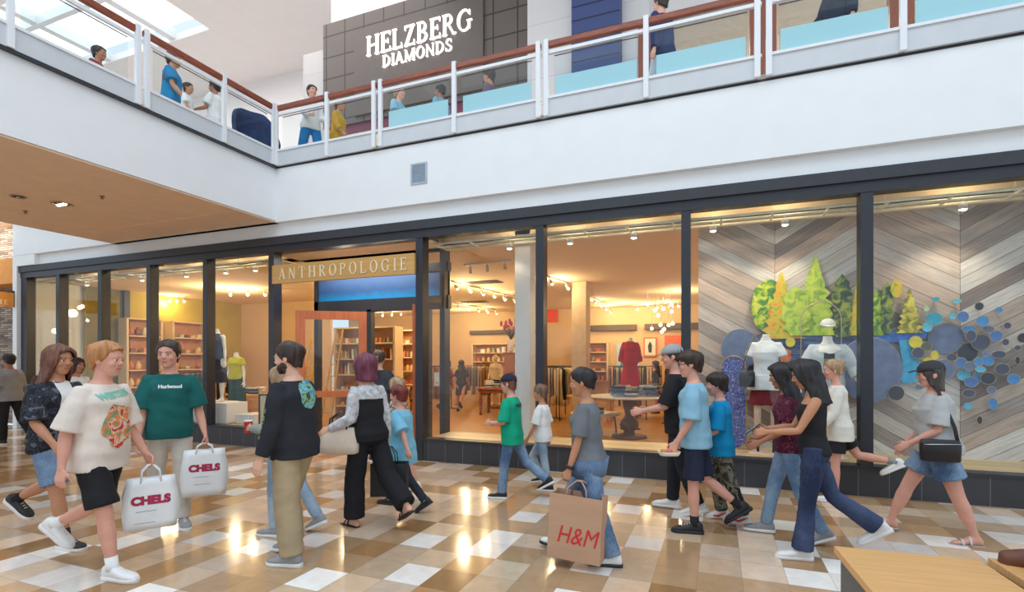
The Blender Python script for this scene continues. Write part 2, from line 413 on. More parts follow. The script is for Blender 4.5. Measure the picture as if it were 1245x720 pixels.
o = struct(mb.build('window_30', SKY), 'bright skylight in the upper ceiling', 'skylight')
for j in range(9): mb = MB(); mb.box(-42+j*3.2, -41.75+j*3.2, 1.2, 4.2, 11.95, 12.25); mb.build('glazing_bar', RAILWHITE, o)
mb = MB(); mb.box(-42, -14.6, 2.1, 2.25, 11.9, 12.2); mb.build('glazing_beam', RAILWHITE, o)

# ---- stone clad neighbour on the far left
def stone_mat():
    m, nt, p = new_mat('stacked_ledge_stone'); L = nt.links.new
    tc = N(nt, 'ShaderNodeTexCoord'); sp = N(nt, 'ShaderNodeSeparateXYZ'); L(tc.outputs['Object'], sp.inputs[0])
    ad = N(nt, 'ShaderNodeMath', operation='SUBTRACT'); L(sp.outputs[0], ad.inputs[0]); L(sp.outputs[1], ad.inputs[1])
    cb = N(nt, 'ShaderNodeCombineXYZ'); L(ad.outputs[0], cb.inputs[0]); L(sp.outputs[2], cb.inputs[1])
    br = N(nt, 'ShaderNodeTexBrick'); br.inputs['Scale'].default_value = 1; br.inputs['Brick Width'].default_value = .33; br.inputs['Row Height'].default_value = .055; br.inputs['Mortar Size'].default_value = .006
    br.inputs['Color1'].default_value = (*lin((196,178,162)),1); br.inputs['Color2'].default_value = (*lin((120,104,96)),1); br.inputs['Mortar'].default_value = (*lin((52,44,42)),1)
    L(cb.outputs[0], br.inputs['Vector']); L(br.outputs[0], p.inputs['Base Color'])
    b = N(nt, 'ShaderNodeBump'); b.inputs['Distance'].default_value = .03; L(br.outputs['Fac'], b.inputs['Height']); b.invert = True; L(b.outputs[0], p.inputs['Normal'])
    p.inputs['Roughness'].default_value = .85; return m
STONE = stone_mat()
mb = MB(); mb.box(-24, -15.8, .45, .8, 0, 5.1)
struct(mb.build('wall_stone', STONE), 'stacked stone wall of the neighbouring shopfront', 'wall')
mb = MB(); mb.box(-42, -41.8, -12, 8, 0, 5.1); struct(mb.build('wall_far', WHITE), 'white end wall far down the hall', 'wall')
ORANGE = mat('amber_canopy_panel', (226,150,60), .55, vary=.05)
mb = MB(); mb.box(-24, -16.0, .0, .5, 3.52, 4.12)
struct(mb.build('wall_canopy', ORANGE), 'amber canopy panel on the stone wall', 'wall')
lamp('AREA', 'canopy_light', (-17.4, -.2, 5.0), 40, (1,.9,.75), 1.5, (R(25),0,0), .3)

# ================================================================== RAILINGS
CYAN = glass('cyan_film_glass', (.5,.86,.98), .5, .02)
PALE_REFLECTION = mat('pale_cyan_film', (170,226,246), .35, vary=.03, scale=2)
def reflection_material():  # cyan reflection in the railing glass, painted as a translucent sheet
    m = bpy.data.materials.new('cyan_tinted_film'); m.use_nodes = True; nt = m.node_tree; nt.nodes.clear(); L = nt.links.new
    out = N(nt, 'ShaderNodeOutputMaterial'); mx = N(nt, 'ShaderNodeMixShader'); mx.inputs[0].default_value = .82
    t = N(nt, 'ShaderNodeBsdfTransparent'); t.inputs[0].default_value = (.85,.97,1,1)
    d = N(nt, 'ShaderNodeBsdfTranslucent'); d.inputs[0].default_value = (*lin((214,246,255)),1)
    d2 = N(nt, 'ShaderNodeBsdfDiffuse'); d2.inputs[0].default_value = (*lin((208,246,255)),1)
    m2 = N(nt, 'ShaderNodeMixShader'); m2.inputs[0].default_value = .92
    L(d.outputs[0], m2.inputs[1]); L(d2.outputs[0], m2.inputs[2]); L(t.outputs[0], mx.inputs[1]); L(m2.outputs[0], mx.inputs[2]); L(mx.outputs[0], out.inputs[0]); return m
REFLECTION = reflection_material()
def railing(label, p0, direction, length, posts, refl_band=True):
    """local x runs along the balcony edge, local y points inwards"""
    d = Vector(direction); rz = math.atan2(d.y, d.x)
    t = thing('balcony_railing', label, 'railing', (p0[0], p0[1], 5.13), rz, 'balcony railings of the upper level')
    mb = MB(); mb.box(0, length, -.05, .02, .25, .285); mb.build('ledge', RAILWHITE, t)
    mb = MB(); mb.box(0, length, -.035, .01, .9, .945); mb.build('top_rail', RAILWHITE, t)
    mb = MB(); mb.box(0, length, -.055, .015, .985, 1.08, .02); mb.build('handrail', WOODRAIL, t)
    for a in posts:
        mb = MB(); mb.box(a-.035, a+.035, -.07, -.02, 0, 1.10, .006); mb.build('post', RAILWHITE, t)
    for a, b in zip(posts[:-1], posts[1:]):
        mb = MB(); mb.box(a+.03, b-.03, -.03, .01, 0, .252); mb.build('skirt_panel', GREYPANEL, t)
        mb = MB(); mb.box(a+.11, b-.11, -.012, .0, .284, .86); g = mb.build('glass_panel', RAILGLASS, t)
        mb = MB(); mb.box(a+.11, b-.11, -.012, .0, .862, .872); mb.build('glass_edge', BLACK, g)
        if refl_band:
            mb = MB(); mb.box(a+.13, b-.13, .002, .004, .29, .57); mb.build('tinted_band', REFLECTION, g)  # painted stand-in for the bright reflection low in the pane
    return t
railing('white balcony railing section nearest the bridge corner, over the left end of the entrance', (-7.42, -.12), (1,0,0), 2.2, [.03, 1.17, 2.14], refl_band=False)
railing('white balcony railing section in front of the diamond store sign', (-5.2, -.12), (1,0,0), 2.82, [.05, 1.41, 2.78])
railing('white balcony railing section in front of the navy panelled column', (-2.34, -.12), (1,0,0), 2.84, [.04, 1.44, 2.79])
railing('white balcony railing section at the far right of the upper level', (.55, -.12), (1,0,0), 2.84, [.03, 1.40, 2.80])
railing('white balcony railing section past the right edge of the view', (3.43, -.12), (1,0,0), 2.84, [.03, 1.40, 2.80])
railing('white bridge railing section beside the blue armchair', (-7.44, -2.48), (0,1,0), 2.3, [.04, 1.26, 2.26], refl_band=False)
railing('white bridge railing section at the left edge of the view', (-7.44, -5.36), (0,1,0), 2.84, [.04, 1.42, 2.80], refl_band=False)

# air vent on the white wall
VENT = mat('grey_vent_metal', (176,188,200), .5)
v = thing('wall_vent', 'small square grey air vent on the white wall below the balcony', 'vent', (-4.455, -.1, 4.615))
mb = MB(); mb.box(-.15,.15,-.015,0,.14,.17); mb.box(-.15,.15,-.015,0,-.17,-.14); mb.box(-.15,-.12,-.015,0,-.14,.14); mb.box(.12,.15,-.015,0,-.14,.14); mb.build('frame', VENT, v)
mb = MB()
for k in range(9): mb.box(-.12,.12,-.01,-.002,-.13+k*.03,-.113+k*.03)
mb.box(-.12,.12,-.003,0,-.14,.14); mb.build('louver', mat('vent_blades', (150,165,182), .5), v)
# fittings on the bridge soffit
CHROME = mat('brushed_chrome', (210,210,212), .25, 1., vary=.02)
BULB = emis('warm_bulb', (255,236,196), 9)
def downlight(label, loc, r, lit, nb=3, parent_name='recessed_downlight'):
    t = thing(parent_name, label, 'ceiling light', loc)
    mb = MB(); mb.lathe([(r,0),(r*1.12,-.005),(r*1.12,-.012),(r*.95,-.012),(r*.85,.0)], 24); mb.build('ring', mat('soffit_ring',(190,160,130),.5), t)
    for k in range(nb):
        mb = MB(); mb.ball(((k-(nb-1)/2)*r*.6, 0, -.012), r*.25, r*.25, r*.16, 10, 6); mb.build('bulb', BULB if lit else CHROME, t)
    return t
downlight('lit recessed downlight with clear lens in the tan bridge soffit', at_z(75,248,4.13), .13, True)
downlight('unlit round ceiling fitting at the left edge of the tan bridge soffit', at_z(22,239,4.13), .09, False, 1)
for p, l in (((124,239), 'brass sprinkler head right of the lit soffit downlight'), ((31,257), 'brass sprinkler head left of the lit soffit downlight')):
    q = at_z(*p, 4.13); mb = MB(); mb.lathe([(.035,.005),(.035,-.004),(.012,-.006),(.012,-.03),(.028,-.032),(.028,-.036)], 14, q); tag(mb.build('sprinkler_head', mat('brass_fitting',(150,110,70),.4,.6)), l, 'sprinkler')

# ================================================================== UPPER LEVEL STOREFRONTS
def grid_mat(name, rgb, line, bw, rh, msz=.006, off=0.):
    m, nt, p = new_mat(name); L = nt.links.new
    tc = N(nt, 'ShaderNodeTexCoord'); sp = N(nt, 'ShaderNodeSeparateXYZ'); L(tc.outputs['Object'], sp.inputs[0])
    cb = N(nt, 'ShaderNodeCombineXYZ'); L(sp.outputs[0], cb.inputs[0]); L(sp.outputs[2], cb.inputs[1])
    br = N(nt, 'ShaderNodeTexBrick'); br.offset = off; br.inputs['Scale'].default_value = 1; br.inputs['Brick Width'].default_value = bw; br.inputs['Row Height'].default_value = rh
    br.inputs['Mortar Size'].default_value = msz; br.inputs['Color1'].default_value = (*lin(rgb),1); br.inputs['Color2'].default_value = (*[x*.93 for x in lin(rgb)],1); br.inputs['Mortar'].default_value = (*lin(line),1)
    L(cb.outputs[0], br.inputs['Vector']); L(br.outputs[0], p.inputs['Base Color']); p.inputs['Roughness'].default_value = .45; return m
BRONZE = mat('bronze_sign_panel', (104,94,90), .45, vary=.04)
BRONZETILE = grid_mat('bronze_tile', (106,96,92), (54,48,46), .62, .58, .02)
mb = MB(); mb.box(-10.03, -4.08, 4, 4.4, 7.95, 10.79)
struct(mb.build('wall_helzberg', BRONZETILE), 'dark bronze tiled store facade on the upper level', 'wall')
mb = MB(); mb.box(-8.95, -5.2, 3.94, 4.0, 8.1, 10.35)
struct(mb.build('trim_40', BRONZE))
SIGNWHITE = emis('lit_white_letters', (255,252,250), 1.15)
BL = Vector((0,3.93,0)); a = at_y(446,81,3.93); b = at_y(575,48,3.93)
t = thing('store_sign', 'large lit white serif diamond store sign on dark bronze wall', 'sign', ((a.x+b.x)/2, 3.94, 9.28))
W1 = b.x-a.x
serif_word('HELZBERG', .50, .05, SIGNWHITE, t, (0,0,.29), 3.06, .1, .15, .06)
serif_word('DIAMONDS', .285, .05, SIGNWHITE, t, (-.02,0,-.10), 2.02, .1, .15, .06)
mb = MB(); mb.box(-10.83, -10.03, 4.1, 5, 5.2, 10.2)
struct(mb.build('pillar', grid_mat('grey_stone_panel', (200,196,196), (170,166,166), 1.2, .8)), 'pale grey stone pillar beside the bronze facade', 'pillar')
MAROON = mat('maroon_valance', (120,64,84), .7); STOREWHITE = mat('store_interior_white', (236,232,224), .6)
mb = MB(); mb.box(-10.0, -4.08, 4.05, 4.1, 7.72, 7.96); struct(mb.build('trim_41', MAROON))
mb = MB(); mb.box(-10.0, -4.08, 7.0, 7.1, 5.2, 8.2); struct(mb.build('wall_jeweller', STOREWHITE))
mb = MB(); mb.box(-10.0, -4.08, 4.4, 7.0, 8.0, 8.1); struct(mb.build('ceiling_jeweller', STOREWHITE))
for x in (-9.2, -8.1, -7.0, -5.9, -4.8):
    downlight('small lit ceiling downlight inside the diamond store', (x, 4.9, 8.0), .07, True, 1, 'store_downlight')['group'] = 'downlights in the diamond store'
lamp('AREA', 'jeweller_light', (-7, 5.6, 7.9), 90, (1,.96,.9), 4, (0,0,0), 2)
mb = MB(); mb.box(-9.93, 8, 4.2, 4.6, 10.79, 11.9); mb.box(-4.08, -2.97, 3.95, 4.4, 5.2, 10.8); mb.box(-1.92, -1.35, 3.95, 4.4, 5.2, 10.8); mb.box(-2.97, 8, 4.05, 4.4, 8.75, 10.8)
struct(mb.build('wall_upper_front', grid_mat('white_panel_wall', (232,228,228), (205,202,204), 2.4, .62, .008)), 'white panelled storefront wall of the upper level', 'wall')
NAVY = grid_mat('navy_siding', (66,84,136), (30,38,70), 30, .3, .018)
mb = MB(); mb.box(-2.97, -1.92, 3.7, 4.2, 5.2, 10.8)
struct(mb.build('pillar_navy', NAVY), 'navy blue horizontally boarded column on the upper level', 'pillar')
BROWN = mat('reddish_wood_jamb', (150,90,70), .5, vary=.1, stretch=(8,8,1))
for i, (p0, p1) in enumerate(((776,794), (912,944), (1082,1112))):
    x0, x1 = at_y(p0,50,3.9).x, at_y(p1,50,3.9).x
    mb = MB(); mb.box(x0, x1, 3.9, 4.1, 5.2, 8.75); struct(mb.build('trim_%d' % (45+i), BROWN), None)
TAUPE = mat('taupe_ceiling', (204,190,182), .8)
mb = MB(); mb.box(-1.4, 8, 4.1, 9, 8.62, 8.7); struct(mb.build('ceiling_upper_shop', TAUPE))
mb = MB(); mb.box(-1.4, 8, 9, 9.1, 5.2, 8.7); struct(mb.build('wall_upper_shop', STOREWHITE))
mb = MB(); mb.box(-1.4, 8, 4.02, 4.03, 5.2, 8.7); struct(mb.build('window_40', RAILGLASS))
for x, y in ((-.7,5.2),(.3,5.6),(1.3,5.2),(2.2,5.6),(3.2,5.2)):
    downlight('small lit ceiling downlight in the upper shop with reddish wood jambs', (x, y, 8.62), .07, True, 1, 'store_downlight')['group'] = 'downlights in the upper right shop'
lamp('AREA', 'upper_shop_light', (2.5, 6.5, 8.5), 330, (1,.96,.9), 6, (0,0,0), 3)
lamp('AREA', 'upper_walkway_light', (-14, 2.5, 11.7), 500, (1,.97,.95), 14, (0,0,0), 5)
# ================================================================== FIGURES (builder)
def cloth(name, rgb, vary=.1, kind=None, rgb2=None, scale=5):
    if name in MATS: return MATS[name]
    if kind is None: return mat(name, rgb, .85, vary=vary, scale=scale, bump=.12, bscale=240, spec=.25, rgb2=rgb2)
    m, nt, p = new_mat(name); L = nt.links.new; tc = N(nt, 'ShaderNodeTexCoord'); p.inputs['Roughness'].default_value = .85; p.inputs['Specular IOR Level'].default_value = .25
    if kind == 'denim':
        a = N(nt, 'ShaderNodeTexNoise'); a.inputs['Scale'].default_value = 3; a.inputs['Detail'].default_value = 5; L(tc.outputs['Object'], a.inputs[0])
        mp = N(nt, 'ShaderNodeMapping'); mp.inputs['Scale'].default_value = (160,160,30); L(tc.outputs['Object'], mp.inputs[0])
        b = N(nt, 'ShaderNodeTexNoise'); b.inputs['Scale'].default_value = 1; L(mp.outputs[0], b.inputs[0])
        ad = N(nt, 'ShaderNodeMath', operation='MULTIPLY_ADD'); ad.inputs[1].default_value = .3; L(b.outputs[0], ad.inputs[0]); L(a.outputs[0], ad.inputs[2])
        r = N(nt, 'ShaderNodeValToRGB'); r.color_ramp.elements[0].position = .5; r.color_ramp.elements[1].position = .82
        r.color_ramp.elements[0].color = (*lin(rgb),1); r.color_ramp.elements[1].color = (*lin(rgb2),1); L(ad.outputs[0], r.inputs[0]); L(r.outputs[0], p.inputs['Base Color'])
    elif kind in ('camo', 'print'):
        v = N(nt, 'ShaderNodeTexNoise'); v.inputs['Scale'].default_value = scale; v.inputs['Detail'].default_value = 2; v.inputs['Distortion'].default_value = .6; L(tc.outputs['Object'], v.inputs[0])
        r = N(nt, 'ShaderNodeValToRGB'); r.color_ramp.interpolation = 'CONSTANT'; cols = rgb2
        r.color_ramp.elements[0].color = (*lin(cols[0]),1); r.color_ramp.elements[1].color = (*lin(cols[1]),1); r.color_ramp.elements[1].position = .42
        for pos, c in zip((.5,.6), cols[2:]): e = r.color_ramp.elements.new(pos); e.color = (*lin(c),1)
        L(v.outputs[0], r.inputs[0]); L(r.outputs[0], p.inputs['Base Color'])
    elif kind == 'stripe':
        sp = N(nt, 'ShaderNodeSeparateXYZ'); L(tc.outputs['Object'], sp.inputs[0])
        q = N(nt, 'ShaderNodeMath', operation='MULTIPLY'); q.inputs[1].default_value = scale; L(sp.outputs[2], q.inputs[0])
        f = N(nt, 'ShaderNodeMath', operation='FRACT'); L(q.outputs[0], f.inputs[0])
        g = N(nt, 'ShaderNodeMath', operation='GREATER_THAN'); g.inputs[1].default_value = .5; L(f.outputs[0], g.inputs[0])
        x = N(nt, 'ShaderNodeMix', data_type='RGBA'); x.inputs[6].default_value = (*lin(rgb),1); x.inputs[7].default_value = (*lin(rgb2),1); L(g.outputs[0], x.inputs[0]); L(x.outputs[2], p.inputs['Base Color'])
    nb = N(nt, 'ShaderNodeTexNoise'); nb.inputs['Scale'].default_value = 220; L(tc.outputs['Object'], nb.inputs[0])
    bp = N(nt, 'ShaderNodeBump'); bp.inputs['Strength'].default_value = .12; bp.inputs['Distance'].default_value = .01; L(nb.outputs[0], bp.inputs['Height']); L(bp.outputs[0], p.inputs['Normal'])
    MATS[name] = m; return m
def skin_mat(name, rgb):
    if name in MATS: return MATS[name]
    m = mat(name, rgb, .5, vary=.05, scale=12, bump=.04, bscale=120, spec=.35); p = m.node_tree.nodes['Principled BSDF']
    p.inputs['Subsurface Weight'].default_value = .12; p.inputs['Subsurface Radius'].default_value = (.012,.005,.003); return m
def hair_mat(name, rgb, rgb2=None):
    return mat(name, rgb, .45, vary=.35, scale=30, stretch=(1,1,.12), bump=.6, bscale=90, rgb2=rgb2)
SKIN = {'fair': skin_mat('fair_skin', (226,176,152)), 'pink': skin_mat('rosy_skin', (222,164,144)), 'tan': skin_mat('tan_skin', (196,140,108)), 'olive': skin_mat('olive_skin', (178,122,94)), 'dark': skin_mat('dark_skin', (112,72,56))}
EYEW = mat('eye_white', (232,228,224), .3, vary=.01); EYED = mat('eye_iris', (52,38,30), .25, vary=.01); LIP = mat('lip', (178,96,90), .45, vary=.03)

X, Y, Z = Vector((1,0,0)), Vector((0,1,0)), Vector((0,0,1))
def rotv(v, ax, a): return Matrix.Rotation(a, 3, ax) @ v

class Fig:
    """a walking figure; local +x is forward, +y its left hand"""
    def __init__(s, H=1.75, fem=False, bulk=1., child=0., lean=.03, yaw=0., legs=None, arms=None, head=(0,0,0), res=1., hands=(.35,.35), shoulder=1.):
        s.H = H; s.k = k = H/1.75; s.fem = fem; s.b = bulk; s.child = child; s.res = res; s.lean = lean; s.yaw = yaw; s.curl = hands
        legs = legs or dict(L=(6,3,8,0), R=(-22,3,40,35)); arms = arms or dict(L=(-14,10,20,0), R=(16,10,25,0))
        s.hipw = (.092 if fem else .088)*k; s.shw = (.150 if fem else .170)*k*(1-.06*child)*shoulder; s.hk = k*1.06*(1+.16*child)
        lk = k*(1-.05*child); s.lk = lk
        s.leg = {}
        for sd, g in (('L',1),('R',-1)):
            a, ab, kf, fp = legs[sd]; a, ab, kf, fp = R(a), R(ab), R(kf), R(fp)
            hip = Vector((0, g*s.hipw, 0)); td = Vector((math.sin(a)*math.cos(ab), g*math.sin(ab), -math.cos(a)*math.cos(ab)))
            knee = hip + td*.43*lk; b = a-kf; sdv = Vector((math.sin(b), g*math.sin(ab)*.3, -math.cos(b))).normalized()
            ank = knee + sdv*.40*lk; ff = Vector((math.cos(fp), g*.1, -math.sin(fp))).normalized(); fu = Vector((math.sin(fp), 0, math.cos(fp)))
            s.leg[sd] = dict(hip=hip, knee=knee, ank=ank, f=ff, u=fu, td=td, sd=sdv, g=g)
        lows = []
        for L in s.leg.values():
            for o in (-.06, .16): lows.append((L['ank'] - L['u']*.085*lk + L['f']*o*lk).z)
        dz = -min(lows); s.low = {sd: min((L['ank'] - L['u']*.085*lk + L['f']*o*lk).z for o in (-.06,.16))+dz for sd, L in s.leg.items()}
        for L in s.leg.values():
            for q in ('hip','knee','ank'): L[q] = L[q] + Z*dz
        s.pel = Z*dz
        s.up = Vector((math.sin(lean), 0, math.cos(lean))); s.fw = Vector((math.cos(lean), 0, -math.sin(lean)))
        cy, sy = math.cos(yaw), math.sin(yaw)
        s.tl = lambda h: (Vector((-math.sin(yaw*h), math.cos(yaw*h), 0)))       # left axis twisting up the trunk
        tk = k*(1+.05*child); s.tk = tk
        s.T = lambda h: s.pel + s.up*h*tk
        s.neck = s.T(.555)
        s.arm = {}
        for sd, g in (('L',1),('R',-1)):
            f, ab, e, tw = [R(q) for q in arms[sd]]
            ty = s.tl(1.); tf = ty.cross(Z)
            sh = s.T(.464) + ty*g*s.shw
            M = Matrix.Rotation(lean, 3, 'Y')
            Bz = Matrix((tf, ty, Z)).transposed()
            M = M @ Bz @ Matrix.Rotation(g*ab, 3, 'X') @ Matrix.Rotation(-f, 3, 'Y')
            M2 = M @ Matrix.Rotation(-g*tw, 3, 'Z') @ Matrix.Rotation(-e, 3, 'Y')
            ud = M @ -Z; fd = M2 @ -Z; el = sh + ud*.285*k; wr = el + fd*.245*k
            s.arm[sd] = dict(sh=sh, el=el, wr=wr, ud=ud, fd=fd, hx=M2 @ X, hy=M2 @ Y, g=g, M=M)
            s.arm[sd]['palm'] = wr + fd*.085*k - (M2 @ Y)*g*.02*k
        hy, hp, hr = [R(q) for q in head]
        s.HM = Matrix.Rotation(yaw*.6+hy, 3, 'Z') @ Matrix.Rotation(lean*.4+hp, 3, 'Y') @ Matrix.Rotation(hr, 3, 'X')
        s.chin = s.neck + s.up*.034*k + s.HM @ Vector((.022*k,0,0))
        s.bellybulge = 0.
    def hpt(s, x, y, z): return s.chin + s.HM @ (Vector((x, y, z))*s.hk)
    # trunk rings: (height, half width, half depth, forward offset)
    def trunk(s):
        if s.fem: r = [(-.085,.10,.085,-.008),(-.03,.158,.108,-.012),(.03,.166,.112,-.014),(.10,.145,.098,-.004),(.17,.118,.084,.004),(.25,.120,.086,.004),(.33,.138,.105,.014),(.38,.145,.112,.016),(.44,.142,.094,0),(.485,.118,.078,-.008),(.525,.074,.062,-.008),(.565,.052,.052,-.004)]
        else: r = [(-.085,.10,.085,-.006),(-.03,.150,.104,-.008),(.03,.158,.108,-.008),(.10,.150,.102,0),(.17,.143,.098,.004),(.25,.146,.102,.006),(.33,.160,.112,.008),(.40,.172,.115,.006),(.45,.166,.102,0),(.49,.132,.085,-.008),(.53,.082,.067,-.008),(.57,.056,.056,-.004)]
        c = s.child; b = s.b
        out = []
        for h, w, d, o in r:
            bb = b if h < .45 else 1+(b-1)*.5
            out.append((h, w*s.k*bb*(1-.08*c if h > .3 else 1), d*s.k*(bb*1.0 if b <= 1 else 1+(b-1)*1.3), o*s.k))
        return out
    def trunk_rings(s, grow=0., hmin=-1, hmax=9, mul=1.):
        R_ = []
        for h, w, d, o in s.trunk():
            if hmin <= h <= hmax: R_.append((s.T(h)+s.fw*o, s.tl(max(h,0)/.5), s.tl(max(h,0)/.5).cross(s.up) , w*mul+grow, d*mul+grow, 2.4))
        return R_
    def limb(s, mb, pts, rad, n=12, axis=Y):
        """tapered limb through pts [(p, r)], resampled"""
        P = [Vector(p) for p in pts]; rings = []
        for i, p in enumerate(P):
            d = (P[min(i+1,len(P)-1)]-P[max(i-1,0)]).normalized(); u = (axis-d*axis.dot(d)).normalized(); v = d.cross(u)
            rr = rad[i]; ru, rv = rr if isinstance(rr, tuple) else (rr, rr)
            rings.append((p, u, v, ru, rv))
        mb.loft(rings, n)
    def body(s, skin, parent, face=True, hair=None, features=True, headless=False, name='body'):
        k, b = s.k, s.b; lb = 1+(b-1)*.7
        A = MB(); A.loft(s.trunk_rings(mul=.93), 20)
        for L in s.leg.values():
            h, kn, an = L['hip'], L['knee'], L['ank']; td, sd = L['td'], L['sd']; lk = s.lk
            th = (.080 if s.fem else .078)*k*lb
            s.limb(A, [h+Z*.05*k, h, h+td*.12*lk, h+td*.26*lk, kn-td*.06*lk, kn+(td-sd)*.0, kn+sd*.06*lk, kn+sd*.13*lk, kn+sd*.24*lk, an-sd*.05*lk, an, an+sd*.02*lk],
                   [th*.9, th, th*.97, th*.82, .058*k*lb, .054*k*lb, .052*k*lb, .056*k*lb, .046*k*lb, .034*k, .034*k, .03*k])
            f, u = L['f'], L['u']; l = f.cross(u) ; base = an - u*.083*lk
            st = [(-.062,.022,.04),(-.045,.032,.075),(0,.034,.092),(.05,.036,.075),(.10,.042,.048),(.14,.043,.034),(.175,.034,.026),(.192,.018,.018)]
            A.loft([(base+f*x*lk+u*hh/2*k, l, u, wd*k, hh/2*k, 2.6) for x, wd, hh in st], 12)
        for a in s.arm.values():
            sh, el, wr, ud, fd = a['sh'], a['el'], a['wr'], a['ud'], a['fd']; am = (.85 if s.fem else 1.)*k*(1+(b-1)*.6)*(1-.12*s.child)
            ctr = s.T(.46)
            s.limb(A, [ctr.lerp(sh,.55), sh+Z*.005, sh+ud*.05*k, sh+ud*.14*k, sh+ud*.22*k, el, el+fd*.05*k, el+fd*.12*k, el+fd*.19*k, wr, wr+fd*.02*k],
                   [.05*am, .054*am, .053*am, .048*am, .041*am, .038*am, .041*am, .038*am, .030*am, (.022*am,.029*am), (.02*am,.03*am)], axis=a['hy'] if abs(a['hy'].dot(ud)) < .9 else X)
        me1 = remesh(A, .0125*s.res*max(k,.75), 3)
        B = MB()
        nk = s.neck; ch = s.hpt(-.012,0,.03)
        nr = (.048 if s.fem else .056)*k*(1-.12*s.child)
        if headless:
            B.loft([(nk-s.up*.04*k, s.tl(1), s.fw, nr*1.3, nr*1.2), (nk+s.up*.02*k, s.tl(1), s.fw, nr, nr), (nk+s.up*.07*k, s.tl(1), s.fw, nr*.92, nr*.92)], 16)
        else:
            s.limb(B, [nk-s.up*.045*k, nk, nk.lerp(ch,.5), ch, ch+s.HM@Vector((-.01,0,.04))*s.hk], [nr*1.35, nr*1.08, nr, nr*1.0, nr*.95], 16)
            hx, hy_, hz = s.HM @ X, s.HM @ Y, s.HM @ Z
            j = .92 if s.fem else 1.
            prof = [(.0,.042,.022*j,.020),(.012,.036,.036*j,.038),(.035,.024,.050*j,.058),(.06,.013,.060*j,.074),(.09,.006,.067,.087),(.12,.0,.072,.094),(.15,-.003,.074,.097),(.18,-.006,.070,.090),(.205,-.008,.056,.070),(.222,-.009,.034,.042),(.229,-.009,.012,.014)]
            B.loft([(s.hpt(o,0,z), hy_, hx, wd*s.hk, dp*s.hk, 2.15) for z, o, wd, dp in prof], 24)
            # nose, brow, lips, chin, ears
            if face:
                B.loft([(s.hpt(.084,0,.128), hy_, hx, .009*s.hk, .010*s.hk), (s.hpt(.092,0,.112), hy_, hx, .010*s.hk, .013*s.hk), (s.hpt(.099,0,.094), hy_, hx, .014*s.hk, .017*s.hk), (s.hpt(.097,0,.084), hy_, hx, .017*s.hk, .014*s.hk), (s.hpt(.085,0,.078), hy_, hx, .012*s.hk, .008*s.hk)], 12)
                for g in (1,-1):
                    B.ball(s.hpt(.080, g*.030, .134), .022*s.hk, .020*s.hk, .008*s.hk, 10, 6)
                    B.ball(s.hpt(.062, g*.040, .088), .026*s.hk, .022*s.hk, .024*s.hk, 10, 6)
                B.ball(s.hpt(.076,0,.052), .016*s.hk, .022*s.hk, .012*s.hk, 12, 6); B.ball(s.hpt(.066,0,.018), .018*s.hk, .020*s.hk, .016*s.hk, 10, 6)
                for g in (1,-1):
                    c = s.hpt(-.008, g*.076, .105); B.loft([(c+hx*dx*s.hk+hz*dz*s.hk, hz, hy_, a1*s.hk, .009*s.hk) for dx, dz, a1 in ((-.016,.004,.012),(-.006,.003,.028),(.006,0,.03),(.014,-.006,.018))], 10)
        for sd, a in s.arm.items(): s.hand(B, a, s.curl[0 if sd == 'L' else 1])
        me2 = remesh(B, .0058*s.res*max(s.hk,.75), 2)
        bm = bmesh.new(); bm.from_mesh(me1); bm.from_mesh(me2)
        for f in bm.faces: f.smooth = True
        me = bpy.data.meshes.new(name); bm.to_mesh(me); bm.free(); bpy.data.meshes.remove(me1); bpy.data.meshes.remove(me2)
        o = link_mesh(name, me, skin, parent)
        if face and features and not headless:
            for g in (1,-1):
                e = MB(); e.ball(s.hpt(.0815, g*.031, .116), .010*s.hk, .0125*s.hk, .0085*s.hk, 10, 6)
                eo = e.build('eye', EYEW, parent)
                e = MB(); e.ball(s.hpt(.0895, g*.031, .116), .004*s.hk, .0062*s.hk, .0066*s.hk, 10, 6); e.build('iris', EYED, eo)
                e = MB(); s.limb(e, [s.hpt(.0955, g*.016,.1365), s.hpt(.095, g*.032,.1415), s.hpt(.082, g*.05,.138)], [.0035*s.hk,.0042*s.hk,.0025*s.hk], 6, Z); e.build('eyebrow', hair or EYED, parent)
            e = MB(); s.limb(e, [s.hpt(.079, .024,.0535), s.hpt(.0905, .010,.0555), s.hpt(.0915, 0,.0545), s.hpt(.0905, -.010,.0555), s.hpt(.079,-.024,.0535)], [.002*s.hk,(.0055*s.hk,.0055*s.hk),.005*s.hk,(.0055*s.hk,.0055*s.hk),.002*s.hk], 8, Z); e.build('mouth', LIP, parent)
        return o
    def hand(s, B, a, curl):
        k = s.k*(.92 if s.fem else 1.)*(1-.05*s.child); wr, fd, hx, hy, g = a['wr'], a['fd'], a['hx'], a['hy'], a['g']
        # palm faces the thigh (-g*hy); hx points forward (thumb side)
        pn = -hy*g
        B.loft([(wr-fd*.01*k, hx, hy, .026*k, .02*k), (wr+fd*.02*k, hx, hy, .03*k, .017*k), (wr+fd*.055*k, hx, hy, .039*k, .0155*k), (wr+fd*.088*k, hx, hy, .039*k, .013*k), (wr+fd*.098*k, hx, hy, .033*k, .009*k)], 14, e=2.6)
        for off, ln in ((.029,.068),(.010,.077),(-.0095,.072),(-.0285,.056)):
            p = wr + fd*.085*k + hx*off*k; ang = curl*.5; pts = [p]; rad = [.0088*k]
            d = fd
            for seg, w_ in ((.44,1.),(.32,1.25),(.24,.9)):
                d = (fd*math.cos(ang) + pn*math.sin(ang)).normalized(); p = p + d*ln*seg*k; pts.append(p); rad.append((.0085,.0078,.006)[len(pts)-2]*k); ang += curl*w_
            s.limb(B, pts, rad, 8, hx)
